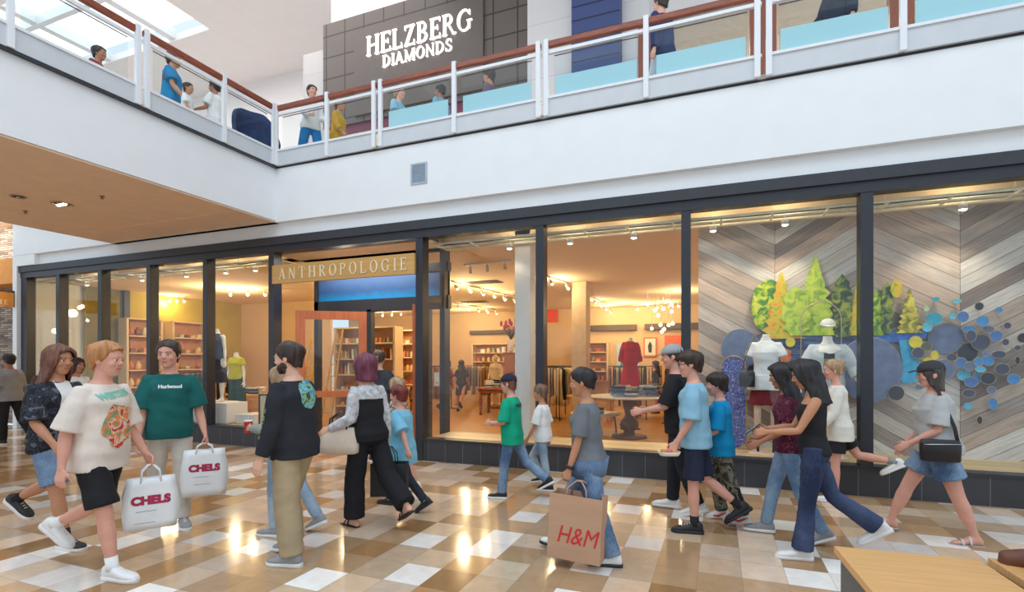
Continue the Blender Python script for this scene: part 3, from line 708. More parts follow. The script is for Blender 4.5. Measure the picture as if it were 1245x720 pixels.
        p0 = wr + fd*.028*k + hx*.026*k; d1 = (fd*.72 + hx*.62 + pn*.3).normalized(); d2 = (fd*.9 + hx*(.35-.4*curl) + pn*(.2+.5*curl)).normalized()
        s.limb(B, [p0-d1*.01*k, p0+d1*.02*k, p0+d1*.042*k, p0+d1*.042*k+d2*.03*k, p0+d1*.042*k+d2*.05*k], [.014*k,.0125*k,.0105*k,.009*k,.006*k], 8, pn)
    def wrinkle(s, me, amp, fx=6., fz=9.):
        n = len(me.vertices); P = [0.0]*(3*n); Q = [0.0]*(3*n)
        me.vertices.foreach_get('co', P); me.vertex_normals.foreach_get('vector', Q); nz = noise.noise
        for i in range(0, 3*n, 3):
            x, y, z = P[i:i+3]
            q = amp*(nz((x*fx+z*4, y*fx-z*3, z*fz+y*5))+.45*nz((x*fx*2+5-z*9, y*fx*2+z*8, z*fz*1.6)))
            P[i] += Q[i]*q; P[i+1] += Q[i+1]*q; P[i+2] += Q[i+2]*q
        me.vertices.foreach_set('co', P); me.update()
    def shirt(s, m, parent, sleeve='short', hem=-.06, ease=.012, flare=1.06, name='shirt', neck=.55, slen=None, amp=.0075, open_neck=False, waist=1.0, mat_slots=None):
        A = MB(); k = s.k; r = s.trunk(); rings = []
        hs = [hem] + [h for h, *_ in r if h > hem+.02 and h <= neck]
        def interp(h):
            if h <= r[0][0]: return r[1][1], r[1][2], r[1][3]
            for (h0,w0,d0,o0),(h1,w1,d1,o1) in zip(r[:-1], r[1:]):
                if h0 <= h <= h1:
                    t = (h-h0)/(h1-h0); return w0+(w1-w0)*t, d0+(d1-d0)*t, o0+(o1-o0)*t
            return r[-1][1:]
        wc = max(w for h,w,d,o in r if h > .3); dc = max(d for h,w,d,o in r if h > .3)
        for h in hs:
            wd, dp, o = interp(max(h, -.03))
            e = ease*k
            if h < .30:  # loose below the chest
                wd = max(wd+.012*k*waist, wc*.93*waist)*(1+(flare-1)*(.30-h)/.36); dp = max(dp+.012*k*waist, dc*.93*waist)*(1+(flare-1)*(.30-h)/.36); e = ease*k*1.1
            if h > .47: e = ease*k*.45
            ax = s.tl(max(h,0)/.5); rings.append((s.T(h)+s.fw*o, ax, ax.cross(s.up), wd+e, dp+e, 2.4))
        A.loft(rings, 24)
        if sleeve != 'none':
            for a in s.arm.values():
                sh, el, wr, ud, fd = a['sh'], a['el'], a['wr'], a['ud'], a['fd']; am = (.86 if s.fem else 1.)*k*(1+(s.b-1)*.6)*(1-.1*s.child); e = ease*k
                ctr = s.T(.46); L_ = slen or .72
                pts = [ctr.lerp(sh,.5), sh+Z*.004, sh+ud*.06*k]; rad = [.046*am+e*.4, .050*am+e*.7, .054*am+e*1.]
                if sleeve == 'short': pts += [sh+ud*.285*L_*.6*k, sh+ud*.285*L_*k]; rad += [.06*am+e*1.3, .062*am+e*1.6]
                else: pts += [sh+ud*.17*k, sh+ud*.245*k, el, el+fd*.05*k, el+fd*.14*k] + ([el+fd*.235*k] if sleeve == 'long' else []); rad += [.054*am+e, .05*am+e, .05*am+e, .049*am+e, .044*am+e] + ([.036*am+e*.8] if sleeve == 'long' else [])
                s.limb(A, pts, rad, 14, a['hy'] if abs(a['hy'].dot(ud)) < .9 else X)
        me = remesh(A, .0105*s.res*max(k,.75), 3); s.wrinkle(me, amp*k)
        for p in me.polygons: p.use_smooth = True
        me.name = name; return link_mesh(name, me, m, parent)
    def pants(s, m, parent, cut=1., width=(.088,.070,.062), ease=.008, name='trousers', waist=.12, amp=.006):
        """cut = 1 full length, below .5 ends above the knee"""
        A = MB(); k = s.k; lb = 1+(s.b-1)*.8; e = ease*k
        rings = [q for q in s.trunk_rings(e, -.2, waist)]; 
        w_, d_, o_ = None, None, None
        A.loft(rings, 22)
        t0, t1, t2 = [q*k*lb for q in width]
        for L in s.leg.values():
            h, kn, an, td, sd = L['hip'], L['knee'], L['ank'], L['td'], L['sd']; lk = s.lk
            pts = [h+Z*.07*k, h, h+td*.10*lk]; rad = [t0*.96, t0*1.02, t0]
            if cut < .5:
                q = cut*2*.43; pts += [h+td*q*.6*lk, h+td*q*lk]; rad += [t0*.98, t1]
            else:
                c2 = (cut-.5)*2; pts += [h+td*.24*lk, kn-td*.05*lk, kn]; rad += [(t0*.55+t1*.45), t1*1.02, t1]
                for q in (.08,.2,.31,.395):
                    if q <= c2*.4+.001: pts.append(kn+sd*q*lk); rad.append(t1+(t2-t1)*q/.4)
            s.limb(A, pts, rad, 16)
        me = remesh(A, .0105*s.res*max(k,.75), 3); s.wrinkle(me, amp*k, 8, 14)
        for p in me.polygons: p.use_smooth = True
        me.name = name; return link_mesh(name, me, m, parent)
    def skirt(s, m, parent, top=.10, bot=-.30, flare=1.25, name='skirt', ease=.008, amp=.006):
        A = MB(); r = s.trunk_rings(ease*s.k, -.05, top); base = r[0]; pre = []
        for i in range(5, 0, -1):
            t = i/5; pre.append((base[0]+s.up*(bot+.04)*t*s.k, base[1], base[2], base[3]*(1+(flare-1)*t), base[4]*(1+(flare-1)*t)*1.05, 2.2))
        A.loft(pre+r, 26); me = remesh(A, .0105*s.res*max(s.k,.75), 3); s.wrinkle(me, amp*s.k, 14, 4)
        for p in me.polygons: p.use_smooth = True
        return link_mesh(name, me, m, parent)
    def shoes(s, m, parent, sole=None, kind='sneaker', sock=None, high=0.):
        k = s.lk; out = []
        for sd, L in s.leg.items():
            f, u, an = L['f'], L['u'], L['ank']; l = f.cross(u); base = an - u*.085*k; wk = s.k
            if kind == 'sandal':
                A = MB(); st = [(-.068,.026),(-.05,.036),(0,.039),(.06,.042),(.12,.049),(.17,.044),(.205,.022)]
                A.loft([(base+f*x*k-u*.004, l, u, wd*wk, .011*wk, 4) for x, wd in st], 14); so = A.build('sandal', m, parent)
                A = MB()
                for x in (.05,.11):
                    pts = [base+f*(x+.0)*k+l*math.cos(t)*.047*wk+u*(math.sin(t)*(.075 if x < .08 else .05)+.004)*wk for t in [PI*q/8 for q in range(9)]]
                    s.limb(A, pts, [(.011*wk,.004*wk)]*9, 8, f)
                A.build('strap', sole or m, so); out.append(so); continue
            A = MB(); c = .105+high
            st = [(-.078,.018,.05),(-.068,.03,.085),(-.04,.037,c),(0,.039,c+.005),(.03,.0395,.088),(.07,.043,.068),(.12,.0485,.053),(.165,.046,.046),(.195,.035,.036),(.212,.016,.024)]
            A.loft([(base+f*x*k+u*(.014+hh/2)*wk, l, u, wd*wk, hh/2*wk, 2.7) for x, wd, hh in st], 16)
            so = A.build('shoe', m, parent); 
            A = MB(); st = [(-.086,.018),(-.07,.036),(-.03,.041),(.03,.043),(.08,.046),(.13,.052),(.175,.048),(.205,.034),(.22,.012)]
            A.loft([(base+f*x*k+u*.014*wk, l, u, wd*wk, .0165*wk, 5) for x, wd in st], 16); A.build('sole', sole or SOLEW, so)
            A = MB()
            for i in range(4):
                x = .045+i*.024; hh = .014+(.083,.072,.064,.058)[i]
                s.limb(A, [base+f*x*k+l*wd*wk+u*(hh-abs(wd)*.5)*wk for wd in (-.022,0,.022)], [.0035*wk]*3, 6, f)
            A.build('laces', LACE if m is not LACE else SOLEW, so)
            if sock:
                A = MB(); s.limb(A, [an-u*.01*k, an+Z*.0-L['sd']*.02*k, an-L['sd']*.085*k], [.045*wk,.041*wk,.042*wk], 12); A.build('sock', sock, so)
            out.append(so)
        return out
    def hair(s, m, parent, style='short', length=.0, seed=1, vol=1., name='hair'):
        """scalp shell: hemline and length depend on the azimuth round the head (0 = face)"""
        A = MB(); bm = A.bm; hk = s.hk; rnd = random.Random(seed)
        def head_r(z):
            prof = [(-.3,-.02,.062,.07),(.0,-.008,.06,.075),(.06,-.004,.064,.080),(.09,.0,.069,.088),(.12,.0,.073,.094),(.15,-.003,.075,.098),(.18,-.006,.071,.092),(.205,-.008,.058,.073),(.222,-.009,.038,.047),(.233,-.009,.014,.016)]
            z = min(z, .233)
            for a, b in zip(prof[:-1], prof[1:]):
                if a[0] <= z <= b[0]:
                    t = (z-a[0])/(b[0]-a[0]); return [a[i]+(b[i]-a[i])*t for i in (1,2,3)]
            return prof[0][1:]
        na, nr = 48, 16
        def hem(az):
            d = abs(az)  # 0 front .. pi back
            if style == 'short':
                pts = [(0,.178),(.5,.170),(.8,.150),(1.15,.128),(1.35,.095),(1.6,.088),(1.8,.075),(2.3,.045),(PI,.035)]
            elif style == 'fringe':
                pts = [(0,.150),(.5,.146),(.8,.135),(1.1,.115),(1.4,.085),(1.7,.075),(2.2,.045),(PI,.03)]
            elif style == 'bob':
                pts = [(0,.165),(.45,.158),(.75,.12),(.95,.05),(1.2,.0),(1.6,-.02),(2.2,-.035),(PI,-.04)]
            elif style == 'long':
                pts = [(0,.182),(.4,.176),(.7,.145),(.9,.06),(1.1,-.06-length*.6),(1.5,-.08-length*.8),(2.2,-.1-length),(PI,-.1-length)]
            elif style == 'up':
                pts = [(0,.182),(.5,.172),(.9,.145),(1.2,.12),(1.5,.095),(1.8,.085),(2.3,.06),(PI,.045)]
            for a, b in zip(pts[:-1], pts[1:]):
                if a[0] <= d <= b[0]+1e-6: return a[1]+(b[1]-a[1])*(d-a[0])/(b[0]-a[0])
            return pts[-1][1]
        V = []
        for i in range(na):
            az = -PI+2*PI*i/na; h0 = hem(az)+rnd.uniform(-.006,.006); row = []
            for j in range(nr+1):
                t = j/nr; z = .236+(h0-.236)*(t**1.15); o, wd, dp = head_r(z)
                th = (.010+.012*math.sin(PI*min(t*1.0,1)*.8))*vol if style in ('long','bob') else (.004+.019*(1-t)**.6*(1-.35*(abs(az) < 1.0)))*vol
                if z < .06: th += (.06-z)*.10*vol
                if j == nr and style in ('short','up','fringe'): th *= .2
                ripple = (.004*math.sin(az*13+seed)+.003*math.sin(az*29+seed*2+z*20)+.010*noise.noise(Vector((math.cos(az)*2+seed, math.sin(az)*2, z*14))))*vol
                x = o-.004+(dp+th+ripple)*math.cos(az); y = (wd+th+ripple)*math.sin(az)
                if style == 'long' and z < .05: x = min(x, .03+.3*max(z, -.05)) - max(0,(.05-z))*.15
                q = s.hpt(x, y, max(z, .05) + (.012*vol*math.cos(az*.5)**2 if z > .15 else 0))
                if z < .05: q = q + Vector((0,0,(z-.05)*hk))
                row.append(bm.verts.new(q))
            V.append(row)
        top = bm.verts.new(s.hpt(-.008,0,.243+.01*vol))
        for i in range(na):
            a, b = V[i], V[(i+1)%na]
            for j in range(nr): f = bm.faces.new((a[j], b[j], b[j+1], a[j+1])); f.smooth = True
            bm.faces.new((top, b[0], a[0])).smooth = True
        me = bpy.data.meshes.new('tmp'); bmesh.ops.recalc_face_normals(bm, faces=bm.faces); bm.to_mesh(me); bm.free()
        o = bpy.data.objects.new('tmp', me); TMP.collection.objects.link(o); so = o.modifiers.new('s','SOLIDIFY'); so.thickness = .014*hk; so.offset = -1
        res = evaluate(o); bpy.data.objects.remove(o); bpy.data.meshes.remove(me)
        for p in res.polygons: p.use_smooth = True
        return link_mesh(name, res, m, parent)
    def bun(s, m, parent, at=(-.10,0,.17), r=.045, name='hair_bun'):
        A = MB(); A.ball(s.hpt(*at), r*s.hk, r*s.hk, r*.9*s.hk, 16, 10)
        for v in A.bm.verts: v.co += (v.co-s.hpt(*at)).normalized()*noise.noise(v.co*40)*.012
        o = A.build(name, m, parent, True); return o
    def tail(s, m, parent, length=.3, at=(-.10,0,.16), name='ponytail'):
        A = MB(); p = s.hpt(*at); d = s.HM @ Vector((-.6,0,-.3)); pts = [p]; 
        for i in range(7):
            p = p + (d*.3 + Vector((0,0,-1))*.7*(.3+i*.25)).normalized()*length/7; pts.append(p)
        A.tube(pts, [.016,.026,.03,.03,.028,.025,.018,.006], 12)
        return A.build(name, m, parent, True)
    def cap(s, m, parent, back=False, name='cap', label=None):
        A = MB(); hk = s.hk; hx, hy_ = s.HM @ X, s.HM @ Y
        A.loft([(s.hpt(-.004,0,.148), hy_, hx, .084*hk, .108*hk), (s.hpt(-.005,0,.18), hy_, hx, .084*hk, .106*hk), (s.hpt(-.008,0,.213), hy_, hx, .070*hk, .088*hk), (s.hpt(-.009,0,.238), hy_, hx, .042*hk, .053*hk), (s.hpt(-.009,0,.247), hy_, hx, .008*hk, .01*hk)], 24)
        o = A.build(name, m, parent, True)
        A = MB(); g = -1 if back else 1
        rings = []
        for t in range(7):
            q = t/6; wd = .075*math.sqrt(max(1-(q*.98)**2, .01))
            rings.append((s.hpt(g*(.075+.095*q)-.004,0,.158-.018*q*q), hy_, s.HM@Z, wd*hk, .004*hk, 3))
        A.loft(rings, 14); A.build('brim', m, o, True)
        return o
    def glasses(s, m, parent):
        A = MB(); hk = s.hk
        for g in (1,-1):
            A.tube([s.hpt(.098, g*(.034+.024*math.cos(t)), .116+.019*math.sin(t)) for t in [2*PI*i/14 for i in range(15)]], .0028*hk, 6)
            A.tube([s.hpt(.096, g*.058,.12), s.hpt(.05, g*.078,.12), s.hpt(-.01, g*.08,.118)], .0026*hk, 6)
        A.tube([s.hpt(.1,.011,.12), s.hpt(.104,0,.122), s.hpt(.1,-.011,.12)], .0026*hk, 6)
        return A.build('glasses', m, parent, True)
SOLEW = mat('white_rubber_sole', (236,234,232), .6, vary=.02); LACE = mat('white_lace', (240,240,240), .8, vary=.02)
SHOEW = mat('white_leather', (238,238,238), .45, vary=.02); SHOEB = mat('black_shoe', (40,40,44), .55); SHOEG = mat('grey_knit_shoe', (150,152,156), .8)

def place(t, fig, px, py, heading, foot='L'):
    """stand the figure with the sole of its planted foot on the floor point seen at px,py"""
    h = R(heading); L = fig.leg[foot]; f = L['ank']+L['f']*.05*fig.lk
    w = at_z(px, py, 0); t.rotation_euler = (0,0,h)
    t.location = (w.x-(f.x*math.cos(h)-f.y*math.sin(h)), w.y-(f.x*math.sin(h)+f.y*math.cos(h)), 0)
def decal(target, parent, name, me2d, m, origin, right, up, lift=.004, maxlen=.02):
    """lay a flat shape (x right, y up) onto the surface of a garment; all in the garment's own space"""
    bm = bmesh.new(); bm.from_mesh(me2d); bmesh.ops.triangulate(bm, faces=bm.faces)
    for _ in range(4):
        es = [e for e in bm.edges if e.calc_length() > maxlen]
        if not es: break
        bmesh.ops.subdivide_edges(bm, edges=es, cuts=1, use_grid_fill=False); bmesh.ops.triangulate(bm, faces=bm.faces)
    tb = bmesh.new(); tb.from_mesh(target.data); bv = BVHTree.FromBMesh(tb); tb.free()
    right, up = Vector(right).normalized(), Vector(up).normalized(); nrm = right.cross(up); o = Vector(origin); dead = []
    for v in bm.verts:
        p = o + right*v.co.x + up*v.co.y + nrm*.6; hit, hn, _, _ = bv.ray_cast(p, -nrm)
        if hit is None: dead.append(v)
        else: v.co = hit + hn*lift
    bmesh.ops.delete(bm, geom=dead, context='VERTS')
    me = bpy.data.meshes.new(name); bm.to_mesh(me); bm.free(); return link_mesh(name, me, m, parent, True)
def blob2d(rx, ry, n=28, wob=.1, seed=1):
    bm = bmesh.new(); rnd = random.Random(seed); vs = []
    for i in range(n):
        t = 2*PI*i/n; q = 1+wob*math.sin(t*5+seed)+wob*.5*math.sin(t*9+seed*2); vs.append(bm.verts.new((rx*math.cos(t)*q, ry*math.sin(t)*q, 0)))
    bm.faces.new(vs); me = bpy.data.meshes.new('b'); bm.to_mesh(me); bm.free(); return me
def rect2d(w_, h_):
    bm = bmesh.new(); bm.faces.new([bm.verts.new(p) for p in ((-w_/2,-h_/2,0),(w_/2,-h_/2,0),(w_/2,h_/2,0),(-w_/2,h_/2,0))]); me = bpy.data.meshes.new('r'); bm.to_mesh(me); bm.free(); return me
# ================================================================== STORE INTERIOR
CREAM = mat('cream_store_wall', (216,184,142), .8, vary=.02); CREAMC = mat('cream_store_ceiling', (238,212,172), .85, vary=.015)
OLIVE = mat('olive_plaster', (186,168,62), .85, vary=.08, scale=2)
mb = MB(); mb.box(-15.6, 7.2, .22, 12, -.03, .004); struct(mb.build('floor_store', OAKFLOOR), 'oak plank floor of the store', 'floor')
for i, (a, b, y1) in enumerate(((-15.5, -7.75, .85), (-4.44, -.35, .98), (-.35, 7.2, 1.06))):
    mb = MB(); mb.box(a, b, .2, y1, .02, .352); struct(mb.build('trim_%d' % (60+i), DECK), None)
mb = MB(); mb.box(-15.6, 7.2, .72, 12, 3.6, 3.66); mb.box(-15.6, 7.2, .72, .76, 3.6, 4.1); mb.box(-15.6, 7.2, .17, .76, 4.05, 4.1)
struct(mb.build('ceiling_store', CREAMC), 'cream ceiling of the store', 'ceiling')
mb = MB(); mb.box(-15.6, 3.2, 11.9, 12, 0, 3.6); struct(mb.build('wall_back', CREAM), 'cream back wall of the store', 'wall')
mb = MB(); mb.box(3.1, 3.2, 1.25, 12, 0, 3.6); struct(mb.build('wall_right', CREAM))
mb = MB(); mb.box(-15.6, -15.5, 1.3, 6.2, 0, 3.6); struct(mb.build('wall_left', OLIVE), 'olive green left end wall of the store', 'wall')
mb = MB(); mb.box(-15.5, -11.6, 6.1, 6.2, 0, 3.6); struct(mb.build('wall_inner', CREAM), 'cream inner wall behind the left shop windows', 'wall')
mb = MB(); mb.box(-15.78, -15.62, .5, 4.5, 0, 5.1); struct(mb.build('wall_return', WHITE))
# steel grid hung below the window ceiling
PIPE = mat('cream_pipe', (252,240,212), .5)
for i, (a, b) in enumerate(((-15.4, -7.8), (-4.4, 7.0))):
    t = thing('ceiling_grid', 'cream pipe lighting grid above the %s shop windows' % ('left' if i == 0 else 'right'), 'lighting grid', ((a+b)/2, .45, 3.55))
    w_ = b-a
    for y in (-.2, .02, .24): mb = MB(); mb.tube([(-w_/2,y,0),(w_/2,y,0)], .02, 8); mb.build('long_pipe', PIPE, t)
    n = int(w_/.62)
    for k in range(n+1):
        x = -w_/2+w_*k/n; mb = MB(); mb.tube([(x,-.22,.0),(x+.0,.26,.0)], .015, 6); mb.build('cross_pipe', PIPE, t)
        if k % 2 == 0: mb = MB(); mb.tube([(x,.02,.0),(x,.02,.5)], .007, 6); mb.build('hanger_rod', PIPE, t)
# small spotlights under the grid, one per window
k = 0
for px, py in ((308,300),(272,316),(103,341),(170,331),(224,328),(618,290),(692,284),(770,274),(867,267),(955,259),(1173,241)):
    q = at_y(px, py, .42); dark = mat('lamp_can', (214,206,196), .4)
    names = ('in the wide olive window left of the entrance','beside the entrance sign in the left window','in the second left shop window','in the third left shop window','in the fourth left shop window','left of the grey column','at the left in the pane with the round table','at the right in the pane with the round table','at the left above the plank display wall','above the capped mannequin','above the round blue discs')
    t = thing('window_spotlight', 'lit ceiling spotlight '+names[k], 'spotlight', (q.x, .47, 3.55)); k += 1
    mb = MB(); mb.tube([(0,0,0),(0,0,-.05)], .012, 8); mb.lathe([(.02,-.04),(.045,-.05),(.05,-.13),(.045,-.13)], 16); mb.build('lamp_can', dark, t)
    mb = MB(); mb.ball((0,0,-.125), .042,.042,.022); mb.build('bulb', BULB, t)
    lamp('SPOT', 'window_spot', (q.x, .47, 3.38), 6 if k == 6 else 34, (1,.84,.6), .06, (R(14),0,0), None, R(110)); lamp('POINT', 'window_uplight', (q.x, .4, 3.8), 5, (1,.82,.55), .06)  # the point light is a fill added to brighten grid and ceiling strip
# ---- columns
GREYCOL = mat('pale_grey_column', (214,208,206), .6, vary=.02)
mb = MB(); mb.box(-3.13, -2.86, .72, .98, .35, 4.05, .004); struct(mb.build('pillar_grey', GREYCOL), 'pale grey square column just inside the shop window', 'pillar')
a = at_z(695,343,3.6); mb = MB(); mb.box(a.x, a.x+.36, 5.4, 5.85, 0, 3.6); struct(mb.build('pillar_store', mat('tan_column',(206,180,146),.7)), 'tan square column inside the store', 'pillar')
# ---- recessed entrance
mb = MB(); mb.box(-7.7, -4.5, .2, 1.0, 3.6, 3.66); struct(mb.build('ceiling_entrance', CREAMC))
for i, (x0, x1, y0, y1, z0, z1) in enumerate(((-7.55,-7.45,.95,1.07,0,3.6),(-4.62,-4.52,.85,1.05,0,3.6),(-7.55,-4.5,.95,1.06,3.24,3.4),(-7.55,-4.5,.95,1.06,2.56,2.80),(-6.27,-6.17,.95,1.07,0,2.6),(-5.0,-4.9,.95,1.07,0,2.6),(-7.7,-7.6,.17,1.0,3.25,3.37))):
    mb = MB(); mb.box(x0,x1,y0,y1,z0,z1); struct(mb.build('trim_%d' % (70+i), BLACK))
def blue_mat():
    m, nt, p = new_mat('brushed_blue_mural'); L = nt.links.new; tc = N(nt, 'ShaderNodeTexCoord')
    sp = N(nt, 'ShaderNodeSeparateXYZ'); L(tc.outputs['Object'], sp.inputs[0])
    nz = N(nt, 'ShaderNodeTexNoise'); nz.inputs['Scale'].default_value = 5; nz.inputs['Detail'].default_value = 5; L(tc.outputs['Object'], nz.inputs[0])
    ad = N(nt, 'ShaderNodeMath', operation='MULTIPLY_ADD'); ad.inputs[1].default_value = .14; L(nz.outputs[0], ad.inputs[0]); L(sp.outputs[2], ad.inputs[2])
    mr = N(nt, 'ShaderNodeMapRange'); mr.inputs[1].default_value = 2.86; mr.inputs[2].default_value = 3.3; L(ad.outputs[0], mr.inputs[0])
    r = N(nt, 'ShaderNodeValToRGB'); e = r.color_ramp.elements; e[0].color = (*lin((10,136,200)),1); e[0].position = .12; e[1].color = (*lin((44,92,150)),1); e[1].position = .4
    q = e.new(.8); q.color = (*lin((70,106,158)),1)
    L(mr.outputs[0], r.inputs[0]); L(r.outputs[0], p.inputs['Base Color']); p.inputs['Roughness'].default_value = .6; return m
mb = MB(); mb.box(-7.47, -4.52, .97, 1.04, 2.80, 3.24); struct(mb.build('trim_78', blue_mat()), 'bright blue painted panel above the entrance doors', 'panel')
for i, (x0, x1, y0, y1) in enumerate(((-7.62,-7.61,.18,.95),(-4.56,-4.55,.18,.88),(-7.46,-6.27,1.0,1.01))):
    mb = MB(); mb.box(x0,x1,y0,y1,.1,3.24 if i < 2 else 2.56); struct(mb.build('window_%d' % (50+i), PANE))
lamp('AREA', 'entrance_ceiling_light', (-6.1,.55,3.59), 38, (1,.93,.85), 2.2, (0,0,0), .3)  # unseen fill added in the vestibule to brighten the blue panel
# doors swung outward
DOORW = mat('cherry_door_wood', (198,112,66), .35, vary=.12, scale=4, stretch=(6,6,.7))
def door(name, hinge, tip, label):
    h, t_ = Vector(hinge), Vector(tip); L_ = (t_-h).length; rz = math.atan2(t_.y-h.y, t_.x-h.x)
    d = bpy.data.objects.new(name, None); COL.objects.link(d); d.location = h; d.rotation_euler = (0,0,rz); struct(d, label, 'door')
    s = .17
    mb = MB(); mb.box(0, s, -.025, .025, .02, 2.56, .004); mb.box(L_-s, L_, -.025, .025, .02, 2.56, .004); mb.box(s, L_-s, -.025, .025, 2.40, 2.56); mb.box(s, L_-s, -.025, .025, .02, .27); mb.box(s, L_-s, -.025, .025, .93, 1.05)
    mb.build('door_frame', DOORW, d)
    mb = MB(); mb.box(s, L_-s, -.004, .004, .27, .93); mb.box(s, L_-s, -.004, .004, 1.05, 2.40); mb.build('door_glass', PANE, d)
    mb = MB()
    mb.tube([(L_-s*.5+.10*math.sin(2*PI*q/16), -.06, 1.05+.12*math.cos(2*PI*q/16)) for q in range(17)], .013, 8)
    mb.tube([(L_-s*.5,-.06,1.17),(L_-s*.5,0,1.17)], .012); mb.tube([(L_-s*.5,-.06,.93),(L_-s*.5,0,.93)], .012); mb.build('door_handle', mat('iron_handle',(50,42,40),.4,.6), d)
door('door_1', (-6.27,.98,0), (-7.34,.24,0), 'open cherry wood glazed entrance door on the left'); door('door_2', (-5.03,.98,0), (-4.72,.16,0), 'open cherry wood glazed entrance door on the right')
# shop sign
GOLD = mat('brass_sign_board', (214,168,100), .4, .25, vary=.08, scale=3, stretch=(.4,1,8))
t = thing('shop_sign', 'long brass coloured shop name board above the entrance', 'sign', (-6.06, -.04, 3.19))
mb = MB(); mb.box(-1.53, 1.5, -.03, .03, -.165, .17); mb.build('board', GOLD, t)
serif_word('ANTHROPOLOGIE', .2, .012, mat('pale_sign_letters', (250,236,206), .3, .1, vary=.02), t, (0,-.031,-.095), 2.72, .42, .13, .06)
t = thing('blade_sign', 'amber projecting shop sign hanging past the far left end of the shopfront', 'sign', (-15.72, -.12, 3.08))
mb = MB(); mb.box(-.03, .03, -1.9, .0, -.17, .17); mb.build('board', mat('amber_sign_board', (236,150,52), .5, vary=.04), t)
serif_word('ANTHROPOLOGIE', .11, .008, mat('cream_sign_letters', (255,238,205), .5, vary=.01), t, (.031,-.95,-.12), 1.7, .42, .15, .07, PI/2)
mb = MB(); mb.box(-.02,.02,-.04,.05,.17,.22); mb.box(-.02,.02,-.0,.06,-.17,.2); mb.build('bracket', BLACK, t)
t = thing('notice_card', 'small white notice card on the glass beside the right entrance door', 'card', at_x(534,461,-4.56))
mb = MB(); mb.box(0,.004,-.18,.0,-.12,.12); mb.build('card', mat('white_card',(226,234,240),.6), t); mb = MB(); mb.box(.0045,.006,-.11,-.07,-.07,-.05); mb.build('printed_mark', BLACK, t)

# ---- lighting tracks
TRACKW = mat('white_track', (226,216,200), .5)
def track(label, p0, p1, n, lit=True, watt=25, z=3.56):
    a, b = at_z(*p0, 3.44), at_z(*p1, 3.44); a.z = b.z = z; d = b-a
    t = thing('track_light', label, 'track light', (a+b)/2, math.atan2(d.y, d.x)); L_ = d.length+.3
    mb = MB(); mb.box(-L_/2, L_/2, -.018, .018, 0, .035); mb.build('rail', TRACKW, t)
    for i in range(n):
        x = -d.length/2 + d.length*(i/(max(n-1,1)))
        mb = MB(); mb.tube([(x,0,0),(x,0,-.06)], .01, 6); mb.tube([(x,.0,-.05),(x+.03,-.05,-.14)], [.032,.04], 12); h = mb.build('lamp_head', TRACKW, t, True)
        mb = MB(); mb.ball((x+.032,-.054,-.146), .034,.034,.03,10,6); mb.build('bulb', BULB if lit else CHROME, h)
    if lit:
        for i in range(max(2, n//2)):
            q = a + d*((i+.5)/max(2, n//2)); lamp('POINT', 'track_bulb', (q.x, q.y-.1, 3.36), watt, (1,.77,.44), .06)
track('dark track of unlit heads nearest the glass, left of the grey column', (572,330), (614,326), 3, False)
track('lit ceiling track running back behind the grey column, front run', (553,350), (624,366), 6)
track('lit ceiling track in the depth left of the grey column, rear run', (556,374), (602,381), 5)
track('lit ceiling track running away right of the tan column', (722,367), (750,385), 6)
track('lit ceiling track between grey column and tan column', (668,344), (688,350), 2)
track('lit ceiling track over the olive wall, seen in the widest left window', (280,358), (322,358), 3, watt=22)
track('lit ceiling track over the shelving niche in the third left window', (198,366), (224,366), 4, watt=22)
track('lit ceiling track inside the entrance, over the goods shelves', (455,384), (488,382), 4)
track('lit ceiling track on the right in front of the posters', (775,376), (825,372), 3)
for i, (x, y) in enumerate(((-12.5,2.6),(-9,6),(-1,8),(1.5,4),(-6,4.5),(-3,10.5),(-9,10.5))): lamp('POINT', 'ceiling_bulb', (x,y,3.1), 58, (1,.77,.44), .12)
# chandelier of small globes
t = thing('cluster_chandelier', 'cluster of small hanging globe bulbs near the right rear posters', 'chandelier', at_y(802,372,8.0))
rnd = random.Random(5)
for i in range(12):
    x, y, z = rnd.uniform(-.35,.35), rnd.uniform(-.3,.3), rnd.uniform(-.75,.1); mb = MB(); mb.tube([(x,y,.9),(x,y,z)], .004, 5); c = mb.build('cord', CHROME, t); mb = MB(); mb.ball((x,y,z), .045,.045,.045,10,6); mb.build('bulb', BULB, c)
for i, (px, py) in enumerate(((588,343),(577,367))):
    q = at_z(px, py, 3.6); t = thing('ceiling_vent', ('nearer' if i == 0 else 'farther')+' dark ceiling air grille left of the grey column', 'vent', (q.x,q.y,3.6)); mb = MB(); mb.box(-.45,.45,-.22,.22,-.015,0); mb.build('frame', mat('vent_dark',(120,90,64),.7), t)
    mb = MB()
    for j in range(6): mb.box(-.42,.42,-.19+j*.07,-.16+j*.07,-.022,-.015)
    mb.build('louver', mat('vent_dark2',(84,62,46),.7), t)

